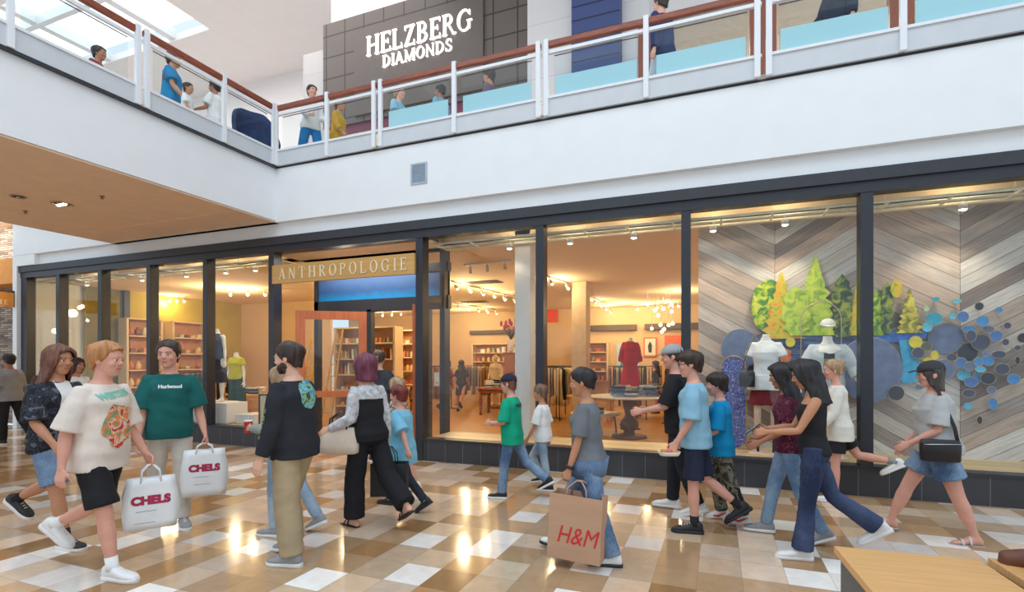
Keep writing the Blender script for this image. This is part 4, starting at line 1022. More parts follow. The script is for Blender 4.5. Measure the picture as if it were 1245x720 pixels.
# ---- display deck on the right: plank wall
def chevron_mat():
    m, nt, p = new_mat('reclaimed_chevron_planks'); L = nt.links.new; tc = N(nt, 'ShaderNodeTexCoord'); sp = N(nt, 'ShaderNodeSeparateXYZ'); L(tc.outputs['Object'], sp.inputs[0])
    def M(op, a, b=None, c=None):
        n = N(nt, 'ShaderNodeMath', operation=op)
        for i, v in enumerate((a, b, c)):
            if v is None: continue
            if isinstance(v, (int, float)): n.inputs[i].default_value = v
            else: L(v, n.inputs[i])
        return n.outputs[0]
    x0 = M('ADD', sp.outputs[0], -.754+21.4)
    tri = M('PINGPONG', x0, 1.07)                         # 0 at the low seams
    v = M('SUBTRACT', sp.outputs[2], M('MULTIPLY', tri, .60))
    row = M('DIVIDE', v, .205); rid = M('FLOOR', row); fr = M('FRACT', row)
    seg = M('FLOOR', M('DIVIDE', x0, 1.07))
    wn = N(nt, 'ShaderNodeTexWhiteNoise', noise_dimensions='2D'); cb = N(nt, 'ShaderNodeCombineXYZ'); L(rid, cb.inputs[0]); L(seg, cb.inputs[1]); L(cb.outputs[0], wn.inputs['Vector'])
    along = M('ADD', tri, M('MULTIPLY', seg, 7.3))
    gv = N(nt, 'ShaderNodeCombineXYZ'); L(M('MULTIPLY', along, 1.6), gv.inputs[0]); L(M('MULTIPLY', row, 3.0), gv.inputs[1]); L(M('MULTIPLY', wn.outputs['Value'], 30.), gv.inputs[2])
    nz = N(nt, 'ShaderNodeTexNoise'); nz.inputs['Scale'].default_value = 2.2; nz.inputs['Detail'].default_value = 8; nz.inputs['Roughness'].default_value = .7; L(gv.outputs[0], nz.inputs['Vector'])
    r1 = N(nt, 'ShaderNodeValToRGB'); e = r1.color_ramp.elements
    e[0].color = (*lin((138,124,118)),1); e[1].color = (*lin((232,226,222)),1)
    for pos, c in ((.22,(186,172,164)),(.5,(206,182,168)),(.75,(212,208,206))): q = e.new(pos); q.color = (*lin(c),1)
    L(wn.outputs['Value'], r1.inputs[0])
    r2 = N(nt, 'ShaderNodeValToRGB'); r2.color_ramp.elements[0].color = (.42,.37,.34,1); r2.color_ramp.elements[0].position = .3; r2.color_ramp.elements[1].color = (1.1,1.09,1.08,1); r2.color_ramp.elements[1].position = .6; L(nz.outputs[0], r2.inputs[0])
    mx = N(nt, 'ShaderNodeMix', data_type='RGBA', blend_type='MULTIPLY'); mx.inputs[0].default_value = .55; L(r1.outputs[0], mx.inputs[6]); L(r2.outputs[0], mx.inputs[7])
    gap = M('LESS_THAN', M('PINGPONG', fr, .5), .02); seam = M('LESS_THAN', M('PINGPONG', M('FRACT', M('DIVIDE', x0, 1.07)), .5), .003)
    g = M('MULTIPLY', M('MAXIMUM', gap, seam), .75)
    m2 = N(nt, 'ShaderNodeMix', data_type='RGBA'); L(g, m2.inputs[0]); L(mx.outputs[2], m2.inputs[6]); m2.inputs[7].default_value = (.05,.04,.035,1); L(m2.outputs[2], p.inputs['Base Color']); p.inputs['Roughness'].default_value = .75
    b = N(nt, 'ShaderNodeBump'); b.inputs['Distance'].default_value = .01; b.inputs['Strength'].default_value = .4; L(nz.outputs[0], b.inputs['Height']); L(b.outputs[0], p.inputs['Normal']); return m
CH = chevron_mat()
mb = MB(); mb.box(-.28, 7.2, 1.06, 1.22, .35, 4.05); struct(mb.build('wall_planks', CH), 'reclaimed wood plank wall in chevron pattern behind the right display windows', 'wall')
YD = 1.055
DC = {'teal': (40,160,190), 'cyan': (84,190,226), 'blue': (60,140,206), 'mid blue': (70,118,186), 'slate': (104,116,152), 'dark slate': (66,68,96), 'black': (38,38,50), 'yellow': (226,206,40), 'olive': (92,100,64), 'pale green': (176,206,160)}
def dm(c):
    return mat('disc_'+c.replace(' ','_'), DC[c], .35, vary=.16, scale=9)
RIM = mat('wire_rim', (196,176,150), .4, .5)
D3 = [(100,78,25,16,'teal'),(238,90,34,14,'cyan'),(390,125,32,27,'black'),(522,150,27,20,'blue'),(85,210,62,45,'teal'),(210,192,27,20,'cyan'),(280,195,42,36,'mid blue'),(413,224,47,35,'blue'),(580,255,28,22,'dark slate'),(165,340,128,104,'slate'),(322,280,50,24,'blue'),(335,325,37,40,'dark slate'),(452,280,42,24,'slate'),(505,324,45,36,'mid blue'),(400,368,67,54,'dark slate'),(567,366,26,23,'dark slate'),(685,338,42,33,'black'),(648,405,24,18,'dark slate'),(310,435,75,62,'black'),(428,455,18,24,'mid blue'),(450,490,42,36,'blue'),(522,450,52,25,'dark slate'),(648,490,20,27,'black'),(270,505,40,35,'mid blue'),(325,530,40,32,'slate'),(385,500,35,30,'blue'),(400,550,38,20,'cyan'),(285,585,50,40,'cyan'),(370,610,30,42,'blue'),(335,635,45,35,'mid blue'),(450,610,54,40,'black'),(545,548,52,38,'dark slate'),(622,615,45,35,'blue'),(473,688,32,25,'slate'),(320,710,45,28,'dark slate'),(150,550,85,65,'slate'),(205,468,37,25,'dark slate'),(35,395,38,30,'olive'),(90,455,30,32,'yellow'),(45,485,38,16,'yellow'),(40,265,37,32,'cyan'),(35,140,22,20,'pale green')]
DISCS = [(1120+a/5.536, 350+b/5.536, c/5.536, d/5.536, e) for a, b, c, d, e in D3] + [(1050+a/5.536, 370+b/5.536, c/5.536, d/5.536, e) for a, b, c, d, e in ((350,255,48,40,'yellow'),(367,328,45,38,'dark slate'),(218,598,58,50,'black'),(373,560,26,17,'slate'))] + [(1207,491,6,7,'blue'),(1191,511,3.6,5,'black'),(1177,494,6,4,'cyan'),(961,416,6,6,'yellow'),(1057,450,42,40,'slate'),(900,424,25,24,'slate')]
items = []
for i, (px, py, rx, ry, c) in enumerate(DISCS):
    y = YD - .012 - .011*(i % 9) - (.05 if rx < 12 else 0); y = .93 if i >= len(DISCS)-2 else y; q = at_y(px, py, y); q1 = at_y(px+rx, py, y); q2 = at_y(px, py-ry, y)
    sz = 'large' if rx > 14 else 'medium' if rx > 7 else 'small'
    items.append((q, (q1-q).length*.96, q2.z-q.z, c, sz))
from collections import defaultdict
cls = defaultdict(list)
for it in items: cls[(it[3], it[4])].append(it)
ORD = ['leftmost','second','third','fourth','fifth','sixth','seventh','eighth','ninth']
for (c, sz), lst in cls.items():
    lst.sort(key=lambda it: it[0].x)
    for k, (q, rx, rz, _, _) in enumerate(lst):
        n = len(lst); base = '%s %s round disc' % (sz, c)
        lab = base+' mounted on the plank wall' if n == 1 else ('%s of %d %s %s discs on plank wall' % ('leftmost' if k == 0 else 'rightmost' if k == n-1 else ORD[k]+' from left', n, sz, c))
        t = thing('decor_disc', lab, 'disc', q, 0, 'coloured discs on the plank wall')
        mb = MB(); mb.loft([(Vector((0,yy,0)), Vector((1,0,0)), Vector((0,0,1)), rx*s_, rz*s_) for yy, s_ in ((-.004,.98),(-.006,1),(.004,1),(.006,.98))], 28); mb.build('disc', dm(c), t)
        mb = MB(); mb.tube([(rx*math.cos(2*PI*a/28), -.002, rz*math.sin(2*PI*a/28)) for a in range(29)], .004, 6); mb.build('wire_rim', RIM, t)
        mb = MB(); mb.tube([(0,.004,0),(0, YD-q.y, 0)], .006, 6); mb.build('standoff_pin', RIM, t)
# painted cut-out trees
def tree_mat(name, cols, sc=9, st=(1,1,1)):
    m, nt, p = new_mat(name); L = nt.links.new; tc = N(nt, 'ShaderNodeTexCoord'); mp = N(nt, 'ShaderNodeMapping'); mp.inputs['Scale'].default_value = st; L(tc.outputs['Object'], mp.inputs[0])
    nz = N(nt, 'ShaderNodeTexNoise'); nz.inputs['Scale'].default_value = sc; nz.inputs['Detail'].default_value = 5; nz.inputs['Distortion'].default_value = 1.; L(mp.outputs[0], nz.inputs[0])
    r = N(nt, 'ShaderNodeValToRGB'); e = r.color_ramp.elements; e[0].position = .3; e[1].position = .72; e[0].color = (*lin(cols[0]),1); e[1].color = (*lin(cols[-1]),1)
    for i, c in enumerate(cols[1:-1]): q = e.new(.3+.42*(i+1)/(len(cols)-1)); q.color = (*lin(c),1)
    L(nz.outputs[0], r.inputs[0]); L(r.outputs[0], p.inputs['Base Color']); p.inputs['Roughness'].default_value = .4; return m
TG = tree_mat('green_yellow_paint', [(40,92,50),(96,150,40),(206,214,50),(226,226,110)]); TO = tree_mat('yellow_orange_paint', [(120,150,40),(218,200,40),(236,170,40),(220,110,50)]); TL = tree_mat('lime_paint', [(120,160,50),(190,214,70),(226,226,90)]); TD = tree_mat('dark_pine_paint', [(28,44,36),(54,84,50),(150,160,50),(214,200,60)]); WT = tree_mat('lake_paint', [(30,40,90),(64,76,130),(100,112,156),(60,150,206)], 6, (.6,1,3))
def cut_tree(label, px, pyt, pyb, wpx, kind, m, y, seed):
    q = at_y(px, pyb, y); h = at_y(px, pyt, y).z - q.z; w_ = (at_y(px+wpx/2, pyb, y)-at_y(px-wpx/2, pyb, y)).length/2; rnd = random.Random(seed); L_, R_ = [], []
    n = 15
    for i in range(n+1):
        s_ = i/n
        if kind == 'pine': r = w_*(1-s_)**.85*(1.0 if i % 2 == 0 else .68)+.01
        elif kind == 'round': r = w_*math.sqrt(max(1-(2*s_-1)**2, .02))*rnd.uniform(.93,1.05)
        else: r = w_*(math.sin(PI*min(max(s_*.9+.1,0),1))**.5)*rnd.uniform(.72,1.1)
        r *= rnd.uniform(.9,1.08); L_.append((-r, h*s_)); R_.append((r*rnd.uniform(.9,1.1), h*s_))
    t = thing('cutout_tree', label, 'display tree', (q.x, y, q.z), 0, 'painted cut-out trees in the window'); mb = MB(); mb.poly(R_+L_[::-1], .02); mb.build('painted_panel', m, t)
    mb = MB(); mb.tube([(0,.01,h*.4),(0,YD-y,h*.4)], .008, 6); mb.build('standoff_pin', RIM, t)
cut_tree('round green and yellow painted tree, leftmost in the window display', 935, 340, 404, 46, 'round', TG, .97, 1)
cut_tree('orange tipped painted pine just right of the round green tree', 950, 331, 412, 50, 'pine', TO, .95, 2)
cut_tree('tallest lime and yellow painted pine in the window display', 991, 312, 408, 62, 'pine', TL, .96, 3)
cut_tree('bushy pale lime painted shrub between the orange pine and tallest pine', 968, 348, 408, 36, 'bush', TL, .93, 4)
cut_tree('dark striped painted fir behind the capped mannequin', 1024, 333, 410, 26, 'bush', TD, .94, 5)
cut_tree('yellow painted fir partly behind the window mullion', 1043, 343, 408, 26, 'pine', TO, .96, 6)
cut_tree('green painted shrub just right of the window mullion', 1069, 352, 408, 26, 'bush', TG, .97, 7)
cut_tree('tall dark painted fir between shrub and yellow spruce', 1079, 344, 406, 18, 'bush', TD, .95, 8)
cut_tree('yellow ball topped painted tree at the top right of the trees', 1090, 340, 362, 15, 'round', TO, .93, 9)
cut_tree('olive yellow painted spruce, rightmost of the trees', 1106, 352, 405, 32, 'pine', tree_mat('olive_yellow_paint', [(90,84,30),(160,150,40),(230,214,70),(236,226,120)]), .94, 10)
cut_tree('orange and red painted leaf cluster beside the white top mannequin', 955, 424, 440, 17, 'bush', tree_mat('orange_red_paint', [(200,60,40),(230,130,40),(240,190,60)]), .9, 11)
def lake(label, pts, m, y):
    P_ = [at_y(px, py, y) for px, py in pts]; mb = MB(); mb.poly([(p.x-P_[0].x, p.z-P_[0].z) for p in P_], .015); t = thing('painted_lake_panel', label, 'display panel', (P_[0].x, y, P_[0].z)); mb.build('painted_panel', m, t)
    mb = MB(); mb.tube([((P_[2].x-P_[0].x)*.5,.01,(P_[2].z-P_[0].z)*.5),((P_[2].x-P_[0].x)*.5,YD-y,(P_[2].z-P_[0].z)*.5)], .008, 6); mb.build('standoff_pin', RIM, t)
lake('dark blue painted lake panel behind the two mannequins', [(905,412),(930,405),(975,402),(1020,404),(1062,402),(1062,470),(1030,482),(1000,470),(965,486),(935,470),(912,452)], WT, 1.0)
lake('bright blue painted water strip below the right hand trees', [(1064,400),(1095,404),(1128,402),(1126,411),(1095,416),(1064,416)], mat('water_blue_paint',(50,110,200),.4,vary=.3,scale=12), .975)
lake('cyan painted waterfall shape right of the big slate disc', [(1093,414),(1114,412),(1117,440),(1121,462),(1100,467),(1092,460),(1097,440)], mat('waterfall_cyan',(56,170,216),.4,vary=.2,scale=10), .96)
# tall rounded mosaic board leaning on the wall
q = at_y(892, 504, .8); h = at_y(892,430,.8).z-q.z; t = thing('mosaic_board', 'tall blue mosaic board with rounded top and gold rim leaning on the plank wall', 'display board', (q.x, .8, .352), 0)
r = .165; zt = q.z-.352+h-r; out = [(-r, .2), (-r, zt)] + [(-r*math.cos(PI*a/12), zt+r*math.sin(PI*a/12)) for a in range(1,12)] + [(r, zt), (r, .2)] + [(r*math.cos(PI*a/12), .2-r*math.sin(PI*a/12)) for a in range(1,12)]
out = [(x_, z_-.2+r) for x_, z_ in out]; mb = MB(); mb.poly(out, .02); b_ = mb.build('board', tree_mat('blue_mosaic', [(30,34,90),(60,70,150),(110,120,190),(200,210,240)], 40), t); mb = MB(); mb.tube([(x_,-.002,z_) for x_, z_ in out+out[:1]], .008, 6); mb.build('gold_rim', mat('gold_rim',(200,160,100),.35,.7), t)
# arch hoop
c = at_y(1000, 388, .75); t = thing('wire_arch', 'thin wire arch standing behind the capped mannequin', 'wire arch', (c.x, .87, .352)); r = .24
mb = MB(); mb.tube([(-r,0,0),(-r,0,c.z-.352)]+[(-r*math.cos(PI*a/16),0,c.z-.352+r*math.sin(PI*a/16)) for a in range(1,16)]+[(r,0,c.z-.352),(r,0,0)], .007, 8); mb.build('wire', RIM, t)

# ---- window mannequins
MANW = mat('white_mannequin', (240,234,228), .5, vary=.01); PEG = mat('pale_peg_leg', (240,208,186), .5)
def mann(label, loc, rz, H=1.72, fem=True, **kw):
    t = thing('mannequin', label, 'mannequin', loc, rz); return t, Fig(H, fem=fem, legs=dict(L=(0,2,0,0),R=(0,2,0,0)), **kw)
def stand(t, w_=.36):
    mb = MB(); mb.box(-w_/2,w_/2,-w_/2,w_/2,0,.02,.004); mb.build('base_plate', PEG, t)
t, f = mann('headless mannequin in white top and burgundy skirt with a black bag', (.60,.56,.352), R(-96), 1.86, arms=dict(L=(4,14,10,0),R=(4,14,10,0)))
A = MB(); A.loft(f.trunk_rings(mul=.97), 20);
f.limb(A, [f.neck-f.up*.06, f.neck, f.neck+f.up*.06], [.06,.05,.048], 16)
for a in f.arm.values(): f.limb(A, [a['sh'].lerp(f.T(.46),.4), a['sh'], a['sh']+a['ud']*.12], [.05,.05,.042], 12)
me = remesh(A, .012, 3); [setattr(p, 'use_smooth', True) for p in me.polygons]; link_mesh('torso', me, MANW, t)
f.shirt(cloth('white_cotton', (236,236,236), .03), t, 'short', .02, .010, 1.0, slen=.5, waist=.85); f.skirt(cloth('burgundy_suede', (122,40,48), .2), t, .10, -.30, 1.22)
f.shirt(cloth('white_cotton', (236,236,236), .03), t, 'none', -.10, .022, 1.12, neck=.12, name='tied_shirt')
for g, L in (('L',f.leg['L']),('R',f.leg['R'])):
    mb = MB(); mb.tube([L['hip'], Vector((L['hip'].x, L['hip'].y*1.05, .22))], [.055,.042], 14); mb.build('peg_leg', PEG, t)
mb = MB(); mb.tube([(0,f.leg['L']['hip'].y,.23),(0,f.leg['L']['hip'].y,0)], .018, 10); mb.tube([(0,f.leg['R']['hip'].y,.23),(0,f.leg['R']['hip'].y,0)], .018, 10); mb.build('steel_rod', BLACK, t); stand(t, .42)
t2 = thing('shoulder_bag', 'small black shoulder bag hanging on the white top mannequin', 'bag', (.36,.42,1.42), R(-8))
mb = MB(); mb.loft([(Vector((0,0,z)), Vector((1,0,0)), Vector((0,1,0)), a_, b_, 4) for z, a_, b_ in ((-.16,.085,.035),(-.15,.1,.045),(.02,.1,.045),(.06,.085,.035),(.065,.07,.02))], 20); mb.build('bag_body', mat('black_leather',(38,36,40),.4, bump=.1), t2)
mb = MB(); mb.tube([(-.07,0,.05),(.0,-.05,.3),(.09,-.01,.53),(.12,.1,.545)], .009, 6); mb.build('strap', mat('brown_strap',(120,90,66),.6), t2)
t, f = mann('mannequin with pale denim jacket and dark green trousers', (1.33,.58,.352), R(-92), 1.80, fem=False, arms=dict(L=(8,22,34,10),R=(8,22,34,10)))
f.body(MANW, t, headless=True, face=False); f.shirt(cloth('dark_olive_stripe', (44,56,62), kind='stripe', rgb2=(150,148,120), scale=7), t, 'none', -.02, .004, 1.0)
j = f.shirt(cloth('pale_denim_jacket', (206,212,216), .05), t, 'half', -.13, .022, 1.06); decal(j, t, 'striped_top', rect2d(.12,.34), cloth('dark_olive_stripe', (44,56,62)), f.T(.25)+Vector((.4,0,0)), (0,1,0), (0,0,1), .004)
decal(j, t, 'scarf', blob2d(.12,.06,seed=2), MANW, f.T(.46)+Vector((.4,0,0)), (0,1,0), (0,0,1), .008)
for a in f.arm.values(): mb = MB(); f.limb(mb, [a['el']+a['fd']*.03, a['el']+a['fd']*.05, a['el']+a['fd']*.12, a['el']+a['fd']*.13], [.055,.064,.062,.05], 14); mb.build('rolled_cuff', cloth('pale_denim_jacket', (206,212,216), .05), t)
f.pants(cloth('dark_green_cotton', (50,66,58)), t, 1, (.09,.08,.075), .008); stand(t, .42)
c = thing('cap', 'off white cap perched above the denim jacket mannequin', 'cap', (1.33,.58,.352), R(-92)); f.cap(cloth('ivory_cap', (236,230,220), .03), c, name='cap_crown')
# olive window mannequins and plinths
PL = mat('white_plinth', (238,232,226), .5, vary=.01)
for i, (x0, x1, y0, y1) in enumerate(((-10.5,-9.40,.25,.8),(-9.37,-9.12,.25,.75),(-9.0,-8.5,.35,.8))):
    t = thing('display_plinth', ('wide white block plinth under the mannequin in dark dress','narrow white block plinth beside the wide one','low white block plinth near the entrance corner')[i], 'plinth', ((x0+x1)/2,(y0+y1)/2,.352)); mb = MB(); w2, d2 = (x1-x0)/2, (y1-y0)/2; mb.box(-w2,w2,-d2,d2,0.02,(.42,.42,.2)[i],.006); mb.build('block', PL, t); mb = MB(); mb.box(-w2+.02,w2-.02,-d2+.02,d2-.02,0,.02); mb.build('base_trim', GREYCOL, t)
t, f = mann('mannequin in long charcoal sleeveless dress in the olive window', (at_y(266,440,.55).x,.52,.772), R(-80), 1.72, arms=dict(L=(2,8,6,0),R=(2,8,6,0)))
f.body(MANW, t, headless=True, face=False); CHAR = cloth('charcoal_knit', (66,66,78), .1); f.shirt(CHAR, t, 'none', 0, .012, 1.0); f.skirt(CHAR, t, .12, -.52, 1.15)
t, f = mann('mannequin in lime top and dark green wide trousers in the olive window', (-9.55,.72,.772-.42), R(-80), 1.72, arms=dict(L=(2,10,10,0),R=(2,10,10,0)))
XM = at_y(288,440,1.5).x; t.location = (XM, 1.5, 0.0)
f.body(MANW, t, headless=True, face=False); f.shirt(cloth('lime_knit', (200,196,40), .1), t, 'short', 0, .012, 1.0, slen=.5); f.pants(cloth('deep_green_crepe', (36,74,70), .1), t, 1, (.10,.11,.13), .012); stand(t)
pl = thing('display_plinth', 'low white block plinth under the lime top mannequin', 'plinth', (XM,1.5,0)); mb = MB(); mb.box(-.3,.3,-.3,.3,.02,.3,.006); mb.build('block', PL, pl); mb = MB(); mb.box(-.28,.28,-.28,.28,0,.02); mb.build('base_trim', GREYCOL, pl); t.location.z = .3
fr = thing('framed_sign', 'black framed notice board leaning on the deck beside the entrance', 'sign', (-8.15,.34,.352), R(12)); mb = MB(); mb.box(-.17,-.14,-.02,.02,0,.62); mb.box(.14,.17,-.02,.02,0,.62); mb.box(-.14,.14,-.02,.02,0,.03); mb.box(-.14,.14,-.02,.02,.59,.62); mb.build('frame', BLACK, fr); mb = MB(); mb.box(-.14,.14,-.008,.008,.03,.59); mb.build('sheet', mat('cream_sheet',(230,214,180),.7,vary=.1,scale=20), fr)

# directory pylon farther up the hall, mirrored in the first panes
t = thing('directory_sign', 'white directory sign on two posts at the far left of the hall', 'sign', (-20.5,-3.0,0), PI)
mb = MB(); mb.box(-1.0,1.0,-.05,.05,3.35,4.35,.01); mb.build('board', mat('white_sign_board',(232,236,240),.5), t)
for g in (-.9,.9): mb = MB(); mb.tube([(g,.08,0),(g,.08,4.3)], .04, 12); mb.build('post', CHROME, t)
for tx, z in (("MACY'S",3.95),("DILLARD'S",3.55)):
    me = text_mesh(tx, .3, .004)
    for v in me.vertices: v.co = Vector((v.co.x, -.056-v.co.z, v.co.y+z))
    link_mesh('lettering', me, BLACK, t)
# ---- shelving
SHELFW = mat('pale_oak_shelf', (232,206,164), .5, vary=.05, stretch=(1,6,6)); SHELFD = mat('shelf_back', (206,150,100), .7)
def shelving(label, x0, x1, y, z0, z1, rows, depth=.36, cols=1, back=SHELFD, rot=False):
    t = thing('shelf_unit', label, 'shelves', (y, (x0+x1)/2, z0) if rot else ((x0+x1)/2, y, z0), PI/2 if rot else 0); w_ = (x1-x0)/2; h = z1-z0
    mb = MB(); mb.box(-w_,w_,-.0,.02,0,h); mb.build('back_panel', back, t)
    for k in range(cols+1): xx = -w_+2*w_*k/cols; mb = MB(); mb.box(xx-.03,xx+.03,-depth,0,0,h); mb.build('side_panel', SHELFW, t)
    for k in range(rows+1): mb = MB(); mb.box(-w_,w_,-depth,0,h*k/rows-.018 if k else 0,h*k/rows+.018); mb.build('shelf', SHELFW, t)
    return t
GOODS = [mat('goods_%d' % i, c, .5, vary=.15) for i, c in enumerate(((230,170,90),(214,130,70),(244,226,190),(190,90,70),(150,156,100),(236,204,140),(140,100,80),(240,238,232)))]
def item_mesh(kind):
    mb = MB()
    if kind == 'jar': mb.lathe([(.001,0),(.045,0),(.05,.01),(.05,.09),(.04,.1),(.04,.118),(.035,.12),(.001,.12)], 14)
    elif kind == 'vase': mb.lathe([(.001,0),(.035,0),(.06,.05),(.055,.1),(.025,.15),(.03,.17),(.001,.17)], 14)
    elif kind == 'box': mb.box(-.06,.06,-.05,.05,0,.09,.005)
    elif kind == 'book': mb.box(-.02,.02,-.07,.07,0,.2,.003)
    elif kind == 'basket': mb.lathe([(.001,0),(.08,0),(.1,.1),(.105,.11),(.09,.108),(.075,.02),(.001,.02)], 16)
    o = mb.build(kind, GOODS[0]); me = o.data; bpy.data.objects.remove(o); return me
KIND = {k: item_mesh(k) for k in ('jar','vase','box','book','basket')}
def goods(t, x0, x1, y, z0, z1, rows, n, kinds, label, group, seed=1, skip=0., depth=.36, rot=False):
    rnd = random.Random(seed); h = z1-z0
    for r in range(rows):
        z = z0+h*r/rows+.019+(.0 if r else .0); k = rnd.choice(kinds)
        for i in range(n):
            if rnd.random() < skip: continue
            if rnd.random() < .3: k = rnd.choice(kinds)
            x = x0+.1+(x1-x0-.2)*(i+.5)/n; o = bpy.data.objects.new('shelf_'+k, KIND[k]); COL.objects.link(o); o.location = (y+depth*.5, x, z) if rot else (x, y-depth*.5, z); o.rotation_euler = (0,0,rnd.uniform(-.2,.2) if k != 'book' else 0)
            sc = (h/rows-.06)/{'jar':.125,'vase':.175,'box':.13,'book':.205,'basket':.16}[k]*rnd.uniform(.6,.92); sc = min(sc, .9*(x1-x0-.2)/n/{'jar':.1,'vase':.12,'box':.12,'book':.05,'basket':.21}[k]); o.scale = (sc,sc,sc)
            o.material_slots[0].link = 'OBJECT'; o.material_slots[0].material = rnd.choice(GOODS)
            tag(o, label[k] if isinstance(label, dict) else label.replace('*', k), k, group)
shelving('tall lit shelf unit of goods seen through the open entrance', -10.6, -8.6, 7.2, 0, 2.6, 6, cols=2)
goods(None, -10.6, -8.6, 7.2, 0, 2.6, 6, 11, ['jar','vase','basket','jar','box'], 'small warm toned * on the shelves seen through the open entrance', 'goods on the entrance shelves', 3)
shelving('dark book and goods shelf behind the left entrance door', -9.6, -7.7, 4.3, 0, 2.5, 6)
goods(None, -9.6, -7.7, 4.3, 0, 2.5, 6, 14, ['book','book','jar','box'], '* on the shelf behind the left entrance door', 'goods behind the left door', 4, .1)
LADW = mat('honey_ladder_wood', (222,170,80), .5)
for i, (px, x_) in enumerate(((376,0),(405,.0))):
    q = at_y(px, 500, 3.6); t = thing('shelf_ladder', ('left' if i == 0 else 'right')+' honey wood ladder leaning on the shelf behind the entrance door', 'ladder', (q.x, 3.3, 0))
    for g in (-.16,.16): mb = MB(); mb.beam((g,0,0),(g*.7,.55,2.45),.045,.03,(1,0,0)); mb.build('side_rail', LADW, t)
    for k in range(7): s_ = (k+1)/8; mb = MB(); mb.tube([(-.16+.05*s_,.55*s_,2.45*s_),(.16-.05*s_,.55*s_,2.45*s_)], .014, 8); mb.build('rung', LADW, t)
for q_ in ((-9.6,5.9,3.0),(-8.7,3.3,3.1),(-12.6,3.4,3.2)): lamp('POINT', 'shelf_lamp', q_, 30, (1,.80,.5), .1)  # fill points without fixtures, added to brighten the shelves
# ---- tables
WOODT = mat('brown_table_wood', (150,92,52), .45, vary=.15, stretch=(1,8,8)); DARKT = mat('dark_turned_wood', (92,72,66), .5, vary=.2); WTOP = mat('pale_marble_top', (226,216,204), .35, vary=.06)
t = thing('round_table', 'round pale top table on dark turned pedestal with folded clothes', 'table', (-1.75,3.84,0))
mb = MB(); mb.lathe([(.001,.845),(.80,.845),(.82,.855),(.82,.875),(.80,.885),(.001,.885)], 48); mb.build('table_top', WTOP, t)
mb = MB(); mb.lathe([(.36,0),(.37,.02),(.36,.05),(.2,.07),(.12,.1),(.1,.13),(.16,.18),(.2,.26),(.18,.34),(.11,.42),(.09,.48),(.11,.6),(.14,.74),(.16,.82),(.2,.845)], 28); mb.build('pedestal', DARKT, t)
t = thing('low_table', 'low round pale table on castors left of the pedestal table', 'table', (-2.55,4.2,0)); mb = MB(); mb.lathe([(.001,.42),(.55,.42),(.56,.44),(.55,.46),(.001,.46)], 36); mb.build('table_top', WTOP, t)
for k in range(3): a = 2*PI*k/3+.4; mb = MB(); mb.tube([(.42*math.cos(a),.42*math.sin(a),.42),(.46*math.cos(a),.46*math.sin(a),.08)], .018, 8); mb.ball((.46*math.cos(a),.46*math.sin(a),.04), .02,.04,.04); mb.build('leg', DARKT, t)
def rect_table(label, x, y, w_, d_, h, m, leg=.05):
    t = thing('display_table', label, 'table', (x,y,0)); mb = MB(); mb.box(-w_/2,w_/2,-d_/2,d_/2,h-.05,h,.004); mb.build('table_top', m, t)
    for sx in (-1,1):
        for sy in (-1,1): mb = MB(); mb.lathe([(leg*.7,0),(leg,.04),(leg*.6,.12),(leg,.3),(leg*1.1,.45),(leg*.7,.55),(leg,h-.05)], 12, (sx*(w_/2-.1), sy*(d_/2-.1), 0)); mb.build('leg', m, t)
    mb = MB(); mb.box(-w_/2+.06,w_/2-.06,-d_/2+.06,d_/2-.06,h-.15,h-.05); mb.build('apron', m, t)
rect_table('brown wooden display table with turned legs left of the grey column', -6.0, 7.2, 1.5, .8, .82, WOODT); rect_table('square brown display table at the right in front of the posters', -1.7, 8.0, 1.1, .8, .8, WOODT); rect_table('honey wood display table behind the low round table', -3.2, 6.6, 1.2, .7, .7, LADW)
# folded clothes
def fold_mesh():
    mb = MB(); mb.loft([(Vector((0,0,z)), Vector((1,0,0)), Vector((0,1,0)), a_, b_, 4) for z, a_, b_ in ((0,.12,.09),(.006,.135,.105),(.026,.137,.107),(.038,.13,.1),(.044,.11,.085))], 20)
    for v in mb.bm.verts: v.co.z += (.012*noise.noise(v.co*16) if v.co.z > .01 else 0); v.co.x += .008*noise.noise(v.co*14+Vector((3,0,0)))
    o = mb.build('fold', GOODS[7]); me = o.data; bpy.data.objects.remove(o); return me
FM = fold_mesh(); FCOL = [cloth('fold_'+str(i), c) for i, c in enumerate(((120,140,168),(170,184,200),(206,210,214),(84,100,130),(226,220,212),(60,64,78),(190,180,160)))]
rnd = random.Random(9)
def folded(cx, cy, z, rx, n, label, group):
    for k in range(n):
        a = rnd.uniform(0, 2*PI); r = rx*math.sqrt(rnd.random()); x, y = cx+r*math.cos(a), cy+r*math.sin(a)*.8
        for s_ in range(rnd.randint(2,5)):
            o = bpy.data.objects.new('folded_garment', FM); COL.objects.link(o); o.location = (x+rnd.uniform(-.01,.01), y, z+s_*.042); o.rotation_euler = (0,0,rnd.uniform(-.5,.5)); o.material_slots[0].link = 'OBJECT'; o.material_slots[0].material = rnd.choice(FCOL); tag(o, label, 'garment', group)
folded(-1.68, 3.8, .886, .58, 17, 'folded denim and pale garment piled on the round pedestal table', 'folded clothes on the pedestal table'); folded(-2.5, 4.15, .461, .3, 4, 'folded garment on the low round table', 'folded clothes on the low table'); folded(-6.0, 7.2, .821, .5, 6, 'folded garment on the brown table left of the grey column', 'folded clothes on the brown table'); folded(-1.7, 8.0, .801, .35, 5, 'folded garment on the square brown table by the posters', 'folded clothes on the square table')
